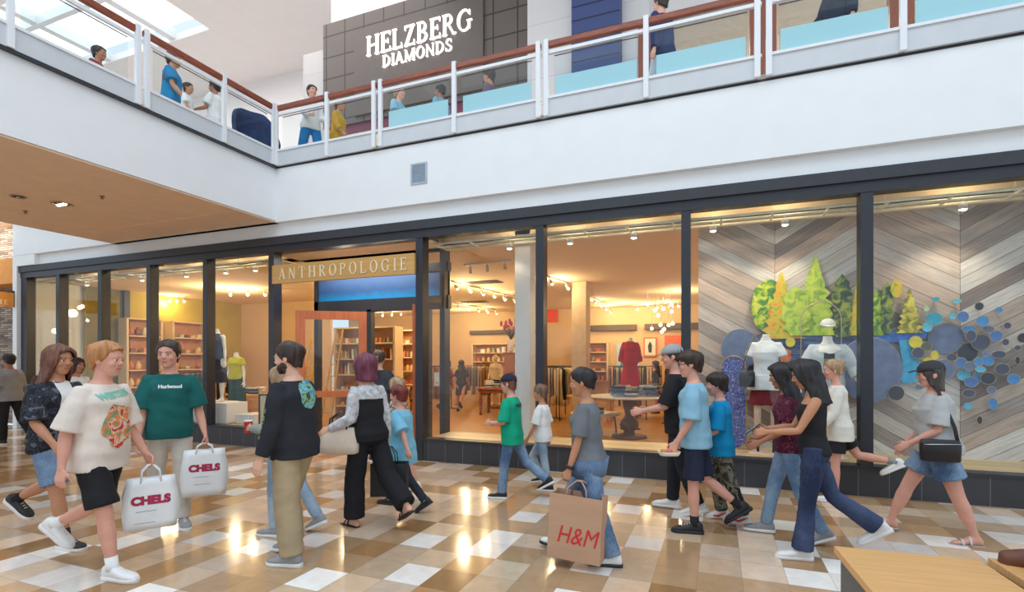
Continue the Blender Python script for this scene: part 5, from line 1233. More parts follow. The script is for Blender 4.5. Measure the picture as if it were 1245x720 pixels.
# ---- clothes racks
def garment_mesh(L_, wb, seed):
    mb = MB(); rg = []
    for z, hw, th in ((0,.02,.01),(-.02,.10,.014),(-.06,.2,.018),(-.2,.19,.022),(-.45*L_,.19,.022),(-.75*L_,.2+wb*.5,.025),(-L_,.21+wb,.028)): rg.append((Vector((0,0,z)), Vector((0,1,0)), Vector((1,0,0)), hw, th))
    mb.loft(rg, 18)
    for v in mb.bm.verts: v.co.x += .012*noise.noise(Vector((v.co.y*9+seed, v.co.z*2, seed)))
    o = mb.build('garment', GOODS[0], smooth=True); me = o.data; bpy.data.objects.remove(o); return me
GM = [garment_mesh(.75,.0,1), garment_mesh(1.05,.06,2), garment_mesh(.9,.03,3)]
GC = [cloth('garment_'+str(i), c) for i, c in enumerate(((196,150,100),(60,56,60),(206,186,150),(124,60,56),(90,100,84),(222,206,180),(84,90,120),(170,120,80),(40,44,52),(150,140,130)))]
def rack(label, x, y, rz, w_, n, cols, glabel, group, h=1.45):
    t = thing('clothing_rack', label, 'clothes rack', (x,y,0), rz); m = mat('dark_iron',(60,52,48),.5,.4)
    mb = MB(); mb.tube([(-w_/2,0,h),(w_/2,0,h)], .014, 8); mb.build('top_bar', m, t)
    for g in (-1,1): mb = MB(); mb.tube([(g*w_/2,0,.03),(g*w_/2,0,h)], .014, 8); mb.tube([(g*w_/2,-.25,.02),(g*w_/2,.25,.02)], .014, 8); mb.build('upright', m, t)
    for k in range(n):
        u = -w_/2+.06+(w_-.12)*k/(n-1); o = bpy.data.objects.new('hanging_garment', GM[rnd.randrange(3)]); COL.objects.link(o); o.location = (x+u*math.cos(rz), y+u*math.sin(rz), h-.016); o.rotation_euler = (0,0,rz+rnd.uniform(-.05,.05)); o.material_slots[0].link = 'OBJECT'; o.material_slots[0].material = GC[rnd.choice(cols)]; tag(o, glabel, 'garment', group)
rack('clothes rack of patterned beige garments behind the brown table', -8.2, 10.1, .1, 1.7, 15, [0,2,5,7,9], 'beige garment hanging on the rack behind the brown table', 'garments behind the brown table')
rack('second clothes rack at the far left of the back wall', -9.7, 8.8, .5, 1.2, 10, [3,1,7,4], 'garment hanging on the far left rack', 'garments on the far left rack')
rack('clothes rack of dark garments left of the tan column', -4.95, 8.0, .3, 1.2, 12, [1,8,6,3], 'dark garment hanging left of the tan column', 'garments left of the tan column')
rack('clothes rack of cream and black garments right of the tan column', -3.9, 7.2, .9, 1.1, 9, [2,5,8], 'cream or black garment right of the tan column', 'garments right of the tan column')
rack('clothes rack under the framed posters', -2.7, 11.0, 0, 1.8, 15, [4,5,7,3,9], 'garment hanging under the framed posters', 'garments under the posters')
rack('clothes rack at the back wall in the middle of the store', -5.2, 11.0, 0, 1.8, 14, [0,2,9,5,1], 'garment hanging at the middle of the back wall', 'garments at the back wall')
rack('short rack beside the red dress', -2.3, 7.4, .2, .9, 8, [4,1,6,2], 'garment hanging beside the red dress', 'garments beside the red dress')
rack('clothes rack of bright garments between the grey column and the tan column', -4.5, 6.2, .3, 1.0, 9, [3,5,6,7], 'bright garment hanging between grey column and tan column', 'garments between the columns')
rack('clothes rack of tan garments left of the brown table with turned legs', -8.7, 7.9, 1.2, 1.2, 11, [0,2,7,1], 'tan garment hanging left of the brown table', 'garments left of the brown table')
shelving('shelving niche in the olive end wall, the one nearer the glass', 2.1, 3.05, -15.46, .4, 2.8, 5, rot=True); shelving('shelving niche in the olive end wall, the one farther from the glass', 3.4, 4.5, -15.46, .4, 2.8, 5, rot=True)
goods(None, 2.1, 3.05, -15.46, .4, 2.8, 5, 4, ['box','vase','basket'], '* on the shelving niche of the olive wall nearer the glass', 'goods in the near niche', 5, .1, rot=True); goods(None, 3.4, 4.5, -15.46, .4, 2.8, 5, 5, ['box','jar','basket'], '* on the shelving niche of the olive wall farther from the glass', 'goods in the far niche', 6, .1, rot=True)
rack('clothes rack of patterned garments in front of the olive end wall', -13.6, 3.4, 1.2, 1.3, 11, [0,3,4,6,1], 'patterned garment hanging in front of the olive end wall', 'garments by the olive wall', 1.3)
rect_table('honey wood display table behind the mannequins of the olive window', -11.6, 3.2, 1.3, .8, .75, LADW)
folded(-11.6, 3.2, .751, .4, 6, 'folded garment on the table behind the olive window mannequins', 'folded clothes behind the olive window')
shelving('back wall shelf of folded goods left of the framed posters', -5.0, -3.75, 11.86, .9, 2.3, 4, .32)
goods(None, -5.0, -3.75, 11.86, .9, 2.3, 4, 6, ['box','basket','vase'], '* on the back wall shelf left of the posters', 'goods on the back wall shelf', 11, .1, .32)
shelving('back wall shelf of goods far behind the brown table', -9.2, -6.8, 11.86, .9, 2.3, 4, .32)
goods(None, -9.2, -6.8, 11.86, .9, 2.3, 4, 10, ['box','basket','vase','jar'], '* on the back wall shelf behind the brown table', 'goods on the left back shelf', 12, .1, .32)
rack('clothes rack of dark and rust garments just right of the red gown', -.75, 6.6, -.3, 1.1, 10, [3,1,8,0], 'dark or rust garment hanging right of the red gown', 'garments right of the red gown')
rack('clothes rack in front of the back shelf left of the tan column', -6.2, 10.4, .2, 1.2, 11, [2,0,5,9], 'pale garment hanging in front of the left back shelf', 'garments at the left back shelf')
# ---- store mannequins and shoppers
def torso_form(f, t, m=None):
    A = MB(); A.loft(f.trunk_rings(mul=.97), 20); f.limb(A, [f.neck-f.up*.06, f.neck, f.neck+f.up*.06], [.06,.05,.048], 16)
    for a in f.arm.values(): f.limb(A, [a['sh'].lerp(f.T(.46),.4), a['sh'], a['sh']+a['ud']*.12], [.05,.05,.042], 12)
    me = remesh(A, .012, 3); [setattr(p, 'use_smooth', True) for p in me.polygons]; return link_mesh('torso', me, m or MANW, t)
t, f = mann('dress form in long red gown on a stand behind the pedestal table', (-1.95,5.25,.62), R(-80), 1.78, arms=dict(L=(2,12,10,0),R=(2,12,10,0)), res=1.3)
RD = cloth('red_gown', (186,26,38), .15); torso_form(f, t); f.shirt(RD, t, 'half', 0, .012, 1.0); f.skirt(RD, t, .12, -.62, 1.6)
mb = MB(); mb.tube([(0,0,-.6),(0,0,.9)], .02, 10); mb.lathe([(.001,-.62),(.24,-.62),(.24,-.6),(.03,-.58)], 24); mb.build('stand', BLACK, t)
for i, (x, y, c, c2, l) in enumerate(((-7.15,9.2,(226,206,170),(50,46,50),'bald mannequin in cream jacket left of the grey column'),(-6.2,9.0,(60,58,60),(70,60,56),'bald mannequin in dark top beside the cream jacket one'),(-5.3,8.6,(196,170,140),(168,70,50),'mannequin in patterned top and rust skirt right of the grey column'))):
    t, f = mann(l, (x,y,.12), R(-75), 1.74, arms=dict(L=(6,10,30,0),R=(6,10,30,0)), res=1.5); f.body(mat('tan_mannequin',(226,190,150),.5), t, face=True, features=False); f.shirt(cloth('m_top%d'%i,c), t, 'short' if i else 'long', -.05, .012, 1.04); f.skirt(cloth('m_skirt%d'%i,c2), t, .1, -.6 if i == 2 else -.4, 1.2)
    mb = MB(); mb.lathe([(.001,-.12),(.3,-.12),(.3,-.005),(.29,0),(.001,0)], 28); mb.build('round_base', WOODT, t)
for (l, H, px, py, hd, c1, c2, sk) in (('woman in short dark dress browsing left of the brown table', 1.66, 557, 500, 100, (60,54,58), (60,54,58), 'tan'), ('shopper in maroon top behind the entrance side glass', 1.66, 541, 503, 80, (110,60,70), (150,110,80), 'tan'), ('dark haired shopper in black bending near the posters', 1.64, 797, 503, 200, (44,42,46), (44,42,46), 'olive')):
    t = thing('person', l, 'person'); f = Fig(H, fem=True, res=1.5, lean=.05); place(t, f, px, py, hd, 'L'); f.body(SKIN[sk], t, features=False); f.hair(hair_mat('dark_brown_hair', (58,42,36)), t, 'long', .03); f.shirt(cloth('shop_'+str(c1), c1), t, 'short', 0, .012); f.skirt(cloth('shop_'+str(c2), c2), t, .12, -.36, 1.1); f.shoes(SHOEB, t, SHOEB)
# ---- posters, banner, flowers
def poster(label, px0, py0, px1, py1, y, m, fig=None, name='poster', frame=None):
    a, b = at_y(px0,py0,y), at_y(px1,py1,y); w_, h = abs(b.x-a.x)/2, abs(a.z-b.z)/2; t = thing(name, label, 'poster', ((a.x+b.x)/2, y, (a.z+b.z)/2))
    mb = MB(); mb.box(-w_,w_,-.015,.015,-h,h); mb.build('sheet', m, t)
    if frame:
        mb = MB(); mb.box(-w_-.04,w_+.04,-.02,.02,h,h+.05); mb.box(-w_-.04,w_+.04,-.02,.02,-h-.05,-h); mb.box(-w_-.04,-w_,-.02,.02,-h,h); mb.box(w_,w_+.04,-.02,.02,-h,h); mb.build('frame', frame, t)
    return t, w_, h
OR = mat('orange_paper',(232,110,60),.6,vary=.05); PB = mat('pale_blue_paper',(176,216,236),.6,vary=.04); PP = mat('pale_poster_paper',(240,228,210),.6,vary=.03)
poster('tall orange red banner behind the black window mullion', 665,352,678,392, 11.87, mat('red_banner',(236,78,44),.7), name='banner')
t, w_, h = poster('pale blue poster with darker blue splash behind the red dress', 750,418,777,470, 11.87, PB); mb = MB(); mb.poly([(-.25,.1),(-.05,.25),(.0,.05),(-.1,-.1),(-.28,-.05)], .004, Matrix.Translation((0,-.022,0))); mb.build('printed_splash', mat('blue_splash',(60,150,210),.6), t)
t, w_, h = poster('framed black and white figure poster on orange surround', 784,412,797,432, 11.87, PP, frame=OR)
mb = MB(); mb.poly([(-.05,-.2),(.05,-.2),(.07,.05),(.04,.12),(.03,.17),(-.03,.17),(-.04,.12),(-.08,.04)], .004, Matrix.Translation((0,-.022,0))); mb.build('printed_figure', mat('print_black',(50,50,54),.6), t)
poster('orange poster at the far right beside the black mullion', 808,408,828,440, 11.87, OR)
mb = MB(); mb.box(-4.6,-2.75,11.7,11.9,2.75,2.95); mb.box(-2.45,.2,11.7,11.9,2.75,2.95); mb.box(-9.4,-6.6,11.7,11.9,2.72,2.86); struct(mb.build('trim_90', mat('dark_soffit_band',(90,76,66),.7)))
q = at_y(621, 392, 8.4); t = thing('flower_vase', 'vase of tall magenta flowers beside the grey column', 'vase', (q.x, 8.4, 1.9)); mb = MB(); mb.lathe([(.06,0),(.1,.08),(.12,.2),(.07,.36),(.08,.42),(.06,.42)], 18); mb.build('vase', GREYCOL, t)
for k in range(16):
    a = rnd.uniform(0,2*PI); s_ = rnd.uniform(.15,.42); p = Vector((s_*math.cos(a), s_*math.sin(a), .75+rnd.uniform(0,.3))); mb = MB(); mb.tube([(0,0,.4),p*.6+Vector((0,0,.2)),p], .008, 5); st_ = mb.build('stem', mat('stem_green',(90,100,60),.7), t); mb = MB(); mb.ball(p, .05,.05,.09,8,6); mb.build('bloom', mat('magenta_bloom',(176,60,90),.6,vary=.3), st_)
t = thing('tall_pedestal', 'tall wooden pedestal under the magenta flowers', 'pedestal', (q.x, 8.4, 0)); mb = MB(); mb.box(-.16,.16,-.16,.16,.05,1.86); mb.build('shaft', WOODT, t); mb = MB(); mb.box(-.2,.2,-.2,.2,1.86,1.9,.005); mb.build('top', WOODT, t); mb = MB(); mb.box(-.2,.2,-.2,.2,0,.05); mb.build('base', WOODT, t)
q = at_y(480,462,5.6); t = thing('potted_plant', 'leafy green potted plant on the goods table inside the entrance', 'plant', (q.x, 5.6, .85)); mb = MB(); mb.lathe([(.001,0),(.13,0),(.17,.24),(.16,.25),(.001,.22)], 18); mb.build('pot', GREYCOL, t)
mb = MB()
for k in range(60):
    a = rnd.uniform(0,2*PI); e_ = rnd.uniform(.3,1.3); d = Vector((math.cos(a)*math.cos(e_), math.sin(a)*math.cos(e_), math.sin(e_))); L_ = rnd.uniform(.3,.6); p0 = Vector((0,0,.24)); p1 = p0+d*L_; sd = d.cross(Vector((0,0,1))).normalized()*.03
    mb.loft([(p0, sd.normalized(), d.cross(sd).normalized(), .006,.003),(p0.lerp(p1,.5)+Vector((0,0,.03)), sd.normalized(), d.cross(sd).normalized(), .035,.004),(p1-Vector((0,0,.06)), sd.normalized(), d.cross(sd).normalized(), .003,.002)], 6)
mb.build('foliage', mat('leaf_green',(96,122,50),.6,vary=.3), t)
rect_table('low goods table with plant inside the entrance', q.x+.1, 5.6, 1.3, .8, .85, LADW)
goods(None, q.x-.5, q.x+.7, 5.4, .83, 1.1, 1, 7, ['jar','vase'], 'small orange * on the goods table inside the entrance', 'goods on the entrance table', 8)
# ================================================================== PEOPLE IN THE HALL
BRNH = hair_mat('dark_brown_hair', (58,42,36)); BLACKH = hair_mat('black_hair', (36,32,34)); STRAW = hair_mat('strawberry_hair', (168,108,62), (206,150,96)); BROWNH = hair_mat('chestnut_hair', (96,58,46), (132,86,66))
BURG = hair_mat('burgundy_hair', (92,36,58), (128,58,80)); REDH = hair_mat('auburn_hair', (122,48,44)); BLOND = hair_mat('ash_blond_hair', (150,116,88), (200,170,136))
DENIM = cloth('blue_denim', (78,104,140), kind='denim', rgb2=(150,176,204)); DKDENIM = cloth('dark_denim', (38,48,76), kind='denim', rgb2=(76,88,120)); LTDENIM = cloth('light_denim', (126,150,176), kind='denim', rgb2=(188,204,218))
BLACKC = cloth('black_cotton', (40,40,44)); WHITEC = cloth('white_cotton', (236,236,236), .03); GREYC = cloth('heather_grey_cotton', (150,152,156)); NAVYC = cloth('navy_cotton', (42,48,70))
def person(label, H, px, py, heading, foot='L', **kw):
    t = thing('person', label, 'person'); f = Fig(H, **kw); place(t, f, px, py, heading, foot); return t, f
def world(t, v): return Matrix.Translation(t.location) @ t.rotation_euler.to_matrix().to_4x4() @ Vector(v)
def paper_bag(name, label, at, rz, w_, h_, d_, m, drop=.14, tilt=0., hm=None, soft=0., group=None):
    """open-topped carrier hanging below the point `at` (the hand)"""
    t = thing(name, label, 'bag', (at[0], at[1], at[2]-drop-h_), rz, group); t.rotation_euler = (0, tilt, rz)
    mb = MB(); bm = mb.bm; n = 6; lv = 7; V = []
    for j in range(lv+1):
        q = j/lv; z = q*h_; row = []
        bulge = 1+soft*math.sin(PI*min(q*1.15,1)); pin = 1-soft*1.2*max(0,q-.7)
        for i in range(4*n):
            sd, k2 = divmod(i, n); u = k2/n*2-1
            x, y = ((u,-1),(1,u),(-u,1),(-1,-u))[sd]
            fold = (.35*(1-abs(u))*q if sd in (1,3) else 0)
            xx = x*w_/2*(1-fold*.35)*bulge*pin; yy = y*d_/2*(1-.45*q*(soft > 0))*bulge
            row.append(bm.verts.new((xx+soft*.05*noise.noise(Vector((x*2,y*2,z*9))), yy+soft*.06*noise.noise(Vector((x*3+4,y*3,z*8))), z)))
        V.append(row)
    for j in range(lv):
        for i in range(4*n): f = bm.faces.new((V[j][i], V[j][(i+1)%(4*n)], V[j+1][(i+1)%(4*n)], V[j+1][i])); f.smooth = soft > 0
    bm.faces.new(V[0][::-1])
    b = mb.build('bag_body', m, t); s = b.modifiers.new('s','SOLIDIFY'); s.thickness = .003
    for g in (-1,1):
        mb = MB(); mb.tube([(-w_*.2, g*d_*.45*(1-.45*(soft>0)), h_-.04), (-w_*.17, g*d_*.4, h_+drop*.55), (-w_*.05, g*.015, h_+drop), (w_*.05, g*.015, h_+drop), (w_*.17, g*d_*.4, h_+drop*.55), (w_*.2, g*d_*.45*(1-.45*(soft>0)), h_-.04)], .005 if not soft else .007, 8); mb.build('handle', hm or m, t)
    return t, b
def bag_text(t, b, txt, size, m, z, x=0., sx=1., bold=.0, shear=0., side=-1, d_=.1):
    me = text_mesh(txt, size, 0, bold=bold)
    for v in me.vertices: v.co.x = v.co.x*sx + v.co.y*shear
    return decal(b, t, 'lettering', me, m, (x, side*-.0, z), (-side*1,0,0), (0,0,1), .003, .03)
RED = mat('red_ink', (216,40,50), .6, vary=.02); CRIM = mat('crimson_ink', (176,30,74), .6, vary=.02); INKW = mat('white_ink', (236,238,240), .7, vary=.02); INKD = mat('dark_ink', (60,66,84), .7)
INKT = mat('teal_ink', (120,196,176), .7)

# --- young man in cream T-shirt
t, f = person('young man with strawberry blond hair in cream graphic T-shirt and black shorts', 1.77, 144, 706, 16, 'R',
    legs=dict(R=(18,2,8,0), L=(-18,3,48,38)), arms=dict(L=(6,10,22,0), R=(-10,12,16,0)), head=(10,2,0), bulk=1.04, hands=(1.1,.6))
f.body(SKIN['pink'], t, hair=STRAW); f.hair(STRAW, t, 'short', vol=1.3, seed=3)
sh = f.shirt(cloth('cream_cotton', (230,218,208)), t, 'short', -.10, .022, 1.06, slen=.95)
GRAPHIC = cloth('faded_print', (200,90,70), kind='print', rgb2=((206,72,66),(230,200,180),(226,140,84),(120,160,120)), scale=14)
c = f.T(.22); decal(sh, t, 'chest_print', blob2d(.12,.16, seed=4), GRAPHIC, c+Vector((.3,0,0)), (0,1,0), (0,0,1), .004)
me = text_mesh('WESTERN', .062, bold=.003); decal(sh, t, 'chest_lettering', me, INKT, f.T(.43)+Vector((.3,0,0)), (0,1,.12), (0,-.12,1), .004)
f.pants(cloth('black_jersey', (36,36,40)), t, .44, (.098,.106,.1), .02, 'shorts'); f.shoes(SHOEW, t, SOLEW, sock=LACE)
hp = world(t, f.arm['L']['palm'])
WPLAST = mat('white_plastic_bag', (238,240,242), .4, vary=.03, bump=.3, bscale=12)
bt, bb = paper_bag('shopping_bag', 'white plastic shopping bag with red lettering held by man in cream T-shirt', (hp.x+.02, hp.y, hp.z-.01), R(58), .34, .40, .12, WPLAST, .10, soft=.12)
bag_text(bt, bb, 'CHELS', .085, CRIM, .20, 0, 1.05, .006); bag_text(bt, bb, '______', .05, INKD, .15, -.03, .9); bag_text(bt, bb, '______', .05, INKD, .06, -.04, .9)

# --- long haired young man
t, f = person('young man with long brown hair in black patterned shirt and denim shorts', 1.78, 85, 668, 12, 'R',
    legs=dict(R=(20,2,6,0), L=(-26,3,40,35)), arms=dict(L=(10,8,20,0), R=(14,10,36,12)), head=(-2,2,0), hands=(.5,.5))
f.body(SKIN['tan'], t, hair=BROWNH); f.hair(BROWNH, t, 'long', .06, seed=5, vol=1.3)
sh = f.shirt(cloth('charcoal_floral', (50,52,60), kind='print', rgb2=((36,38,44),(58,62,72),(44,46,54),(96,102,116)), scale=16), t, 'short', -.08, .018, 1.06, slen=.95)
decal(sh, t, 'open_shirt_front', rect2d(.13,.34), WHITEC, f.T(.38)+Vector((.3,0,0)), (0,1,0), (0,0,1), .004)
f.pants(DENIM, t, .43, (.094,.10,.096), .014, 'shorts'); f.shoes(SHOEB, t, SOLEW, sock=BLACKC)

# --- teal T-shirt
t, f = person('young man in teal T-shirt with pale khaki trousers carrying white bag by the shop window', 1.80, 224, 641, -34, 'L',
    legs=dict(L=(3,2,4,0), R=(-16,2,24,26)), arms=dict(L=(4,12,20,0), R=(4,8,14,0)), head=(-22,2,0), hands=(1.1,.5))
f.body(SKIN['pink'], t, hair=BRNH); f.hair(BRNH, t, 'short', seed=8, vol=1.0)
sh = f.shirt(cloth('teal_cotton', (30,100,98)), t, 'short', -.07, .02, 1.05, slen=.9)
me = text_mesh('Hurlwood', .045, bold=.002); decal(sh, t, 'chest_lettering', me, INKW, f.T(.40)+Vector((.3,0,0)), (0,1,0), (0,0,1), .004)
KHAKIP = cloth('pale_khaki', (206,200,190)); f.pants(KHAKIP, t, 1, (.092,.076,.068), .01); f.shoes(SHOEG, t, SOLEW)
hp = world(t, f.arm['L']['palm'])
bt, bb = paper_bag('shopping_bag', 'white plastic shopping bag with red lettering held by man in teal T-shirt', (hp.x, hp.y, hp.z-.01), R(50), .36, .44, .12, WPLAST, .06, soft=.12)
bag_text(bt, bb, 'CHELS', .085, CRIM, .24, 0, 1.05, .006); bag_text(bt, bb, '______', .05, INKD, .19, -.03, .9); bag_text(bt, bb, '______', .05, INKD, .12, -.02, .9)

# --- black long sleeve man
t, f = person('bearded man from behind in black long sleeve top with round back print', 1.76, 348, 688, 186, 'L',
    legs=dict(L=(-2,3,6,0), R=(20,3,26,6)), arms=dict(L=(2,12,14,0), R=(6,10,30,0)), head=(12,4,0), bulk=1.13)
f.body(SKIN['fair'], t, hair=BRNH); f.hair(BRNH, t, 'short', seed=11, vol=1.1)
A = MB(); A.loft([(f.hpt(.0,0,.02), f.HM@Y, f.HM@X, .05*f.hk, .05*f.hk), (f.hpt(.026,0,.0), f.HM@Y, f.HM@X, .045*f.hk, .055*f.hk), (f.hpt(.03,0,.045), f.HM@Y, f.HM@X, .063*f.hk, .066*f.hk), (f.hpt(.01,0,.085), f.HM@Y, f.HM@X, .0665*f.hk, .068*f.hk)], 20); A.build('beard', BRNH, t)
sh = f.shirt(cloth('washed_black_cotton', (44,46,52)), t, 'long', -.08, .018, 1.03)
PRINTB = cloth('blue_green_print', (90,170,190), kind='print', rgb2=((70,150,190),(120,190,200),(150,180,110),(60,90,110)), scale=20)
decal(sh, t, 'round_back_print', blob2d(.10,.115, wob=.03), PRINTB, f.T(.42)+Vector((-.3,-.01,0)), (0,-1,0), (0,0,1), .004)
a = f.arm['L']; me = text_mesh('SALTLIFE', .06, bold=.002); mid = a['sh'].lerp(a['wr'], .52)
decal(sh, t, 'sleeve_lettering', me, cloth('olive_ink', (140,160,110)), mid+a['hy']*.3, (a['wr']-a['sh']), a['hx'] , .004)
f.pants(cloth('khaki_cargo', (172,154,124)), t, 1, (.10,.088,.082), .012); f.shoes(SHOEG, t, SOLEW)

# --- woman with red cup half hidden behind him
t, f = person('woman in grey sweater with red cup, half hidden behind the man in black', 1.56, 329, 652, 182, 'L', fem=True,
    legs=dict(L=(4,3,6,0), R=(-14,3,20,24)), arms=dict(L=(10,6,84,8), R=(0,10,16,0)), head=(0,4,0), hands=(.9,.4))
f.body(SKIN['pink'], t, hair=BLOND); f.hair(BLOND, t, 'bob', seed=12)
f.shirt(cloth('grey_green_knit', (150,156,150)), t, 'long', -.08, .016, 1.05); f.pants(LTDENIM, t, 1, (.09,.068,.056)); f.shoes(SHOEG, t, SOLEW)
hp = world(t, f.arm['L']['palm'])
c = thing('drink_cup', 'red paper drink cup held by woman in grey sweater', 'cup', hp+Vector((0,0,-.05)))
mb = MB(); mb.lathe([(.028,0),(.030,.005),(.038,.11),(.039,.112)], 20); mb.build('cup_body', mat('red_cup',(204,54,48),.5), c); mb = MB(); mb.lathe([(.040,.108),(.041,.116),(.034,.12),(.01,.122)], 20); mb.build('lid', mat('white_lid',(236,236,236),.4), c)
mb = MB(); mb.tube([(0,0,.12),(.01,0,.19)], .003); mb.build('straw', mat('white_lid',(236,236,236),.4), c)

# --- burgundy hair woman
t, f = person('woman with burgundy hair in grey sleeved top and black overalls, from behind', 1.68, 427, 639, 160, 'L', fem=True, bulk=1.08,
    legs=dict(L=(8,3,8,0), R=(-22,3,30,30)), arms=dict(L=(-8,14,64,-30), R=(-4,10,14,0)), head=(-6,4,0), hands=(.8,1.1))
f.body(SKIN['fair'], t, hair=BURG); f.hair(BURG, t, 'bob', seed=14, vol=1.5)
f.shirt(cloth('grey_white_print', (200,206,208), kind='print', rgb2=((214,220,222),(190,198,204),(206,190,192),(160,176,180)), scale=22), t, 'long', .10, .012, 1.0)
BLK = cloth('black_twill', (34,34,38)); sh = f.shirt(BLK, t, 'none', -.05, .018, 1.02, neck=.40, name='overall_bib'); f.pants(BLK, t, 1, (.10,.094,.10), .012)
f.shoes(SHOEB, t, SHOEB, 'sandal')
BEIGE = mat('beige_leather', (214,196,178), .5, vary=.06, bump=.08)
e = world(t, f.arm['L']['el'])
hb = thing('handbag', 'beige leather handbag hanging at the elbow of burgundy haired woman', 'bag', (e.x-.12, e.y-.02, e.z-.33), R(16))
mb = MB(); mb.loft([(Vector((0,0,z)), X, Y, wx, wy, 3) for z, wx, wy in ((0,.17,.06),(.01,.19,.075),(.08,.195,.08),(.17,.175,.06),(.24,.15,.03),(.25,.148,.022))], 24); mb.build('bag_body', BEIGE, hb)
for g in (-1,1): mb = MB(); mb.tube([(-.09,g*.025,.22),(-.075,g*.03,.33),(0,g*.03,.385),(.075,g*.03,.33),(.09,g*.025,.22)], .008, 8); mb.build('handle', mat('dark_leather',(48,44,44),.5), hb)
hp = world(t, f.arm['R']['palm']); hp2 = world(t, f.arm['L']['wr'])
at = at_y(462, 548, -3.0)
BLKP = mat('black_paper', (44,44,48), .5, vary=.05)
bt, bb = paper_bag('shopping_bag', 'black paper shopping bag with small white lettering held by burgundy haired woman', (hp.x+.05, hp.y, hp.z), R(24), .36, .33, .15, BLKP, .16)
bag_text(bt, bb, 'the', .035, INKW, .235, -.02); bag_text(bt, bb, 'Cosmetic', .05, INKW, .195, -.02, 1., .002); bag_text(bt, bb, 'company', .04, INKW, .165, -.02)

# --- child in blue T-shirt
t, f = person('child with short auburn hair in pale blue T-shirt and black trousers walking left', 1.36, 470, 613, 184, 'R', child=.7,
    legs=dict(R=(22,3,6,0), L=(-24,3,18,34)), arms=dict(L=(-34,16,10,0), R=(16,10,20,0)), head=(0,2,0), hands=(.7,.4), bulk=1.08)
f.body(SKIN['pink'], t, hair=REDH); f.hair(REDH, t, 'short', seed=16, vol=1.2)
f.shirt(cloth('sky_blue_cotton', (128,194,222)), t, 'short', -.20, .03, 1.18, slen=.95); f.pants(cloth('charcoal_jersey', (48,52,60)), t, 1, (.08,.062,.054)); f.shoes(SHOEB, t, SHOEB, sock=GREYC)
t, f = person('girl in patterned dress, almost hidden between burgundy haired woman and child in blue', 1.40, 475, 600, 175, 'L', fem=True, child=.5, legs=dict(L=(4,3,6,0), R=(-10,3,14,14)), arms=dict(L=(4,8,16,0), R=(0,8,16,0)))
f.body(SKIN['pink'], t, hair=BLOND); f.hair(BLOND, t, 'long', .05, seed=17)
PRT = cloth('cream_leaf_print', (220,206,190), kind='print', rgb2=((224,212,198),(196,170,150),(120,96,92),(210,190,176)), scale=26); f.shirt(PRT, t, 'short', 0, .01, 1.0); f.skirt(PRT, t, .12, -.34, 1.4); f.shoes(SHOEW, t, SOLEW)

# --- man entering the store
t, f = person('man with blond ponytail in dark T-shirt entering the store door, seen from behind', 1.78, 453, 560, 110, 'L',
    legs=dict(L=(6,3,6,0), R=(-14,3,22,24)), arms=dict(L=(0,8,14,0), R=(-6,12,16,0)), bulk=1.05)
f.body(SKIN['fair'], t, hair=BLOND); f.hair(hair_mat('dark_blond_hair', (84,64,54)), t, 'up', seed=18); f.tail(BLOND, t, .40)
f.shirt(cloth('slate_cotton', (62,66,74)), t, 'short', -.08, .02, 1.05, slen=.9); f.pants(cloth('grey_shorts', (110,104,104)), t, .5, (.094,.09,.08)); f.shoes(SHOEB, t, SOLEW)

# --- boy green, boy white
t, f = person('boy in green T-shirt and dark cap with blue jeans walking left past the shop window', 1.45, 606, 606, 180, 'L', child=.5,
    legs=dict(L=(10,2,4,0), R=(-24,3,30,30)), arms=dict(L=(8,10,84,20), R=(6,8,80,20)), head=(0,4,0), hands=(.9,.9))
f.body(SKIN['pink'], t, hair=BRNH); f.hair(BROWNH, t, 'fringe', seed=20, vol=.4); f.cap(cloth('dark_navy_cap', (46,50,66)), t)
sh = f.shirt(cloth('emerald_cotton', (20,164,128)), t, 'short', -.12, .022, 1.06, slen=.95); a = f.arm['L']
decal(sh, t, 'back_lettering', text_mesh('TROPHY', .05, bold=.003), INKD, f.T(.40)+Vector((-.3,0,0)), (0,-1,0), (0,0,1), .004)
f.pants(DENIM, t, 1, (.084,.068,.066), .01); f.shoes(SHOEB, t, SOLEW)
t, f = person('small boy in white T-shirt and light jeans in front of the grey column', 1.31, 664, 597, 180, 'L', child=.8,
    legs=dict(L=(-8,2,4,0), R=(34,3,58,10)), arms=dict(L=(14,10,16,0), R=(-10,8,16,0)), head=(0,4,0))
f.body(SKIN['tan'], t, hair=BRNH); f.hair(hair_mat('light_brown_hair', (120,92,74)), t, 'short', seed=21, vol=.9)
f.shirt(WHITEC, t, 'short', -.06, .018, 1.05, slen=.9); f.pants(LTDENIM, t, 1, (.082,.066,.062), .01); f.shoes(SHOEB, t, SOLEW)

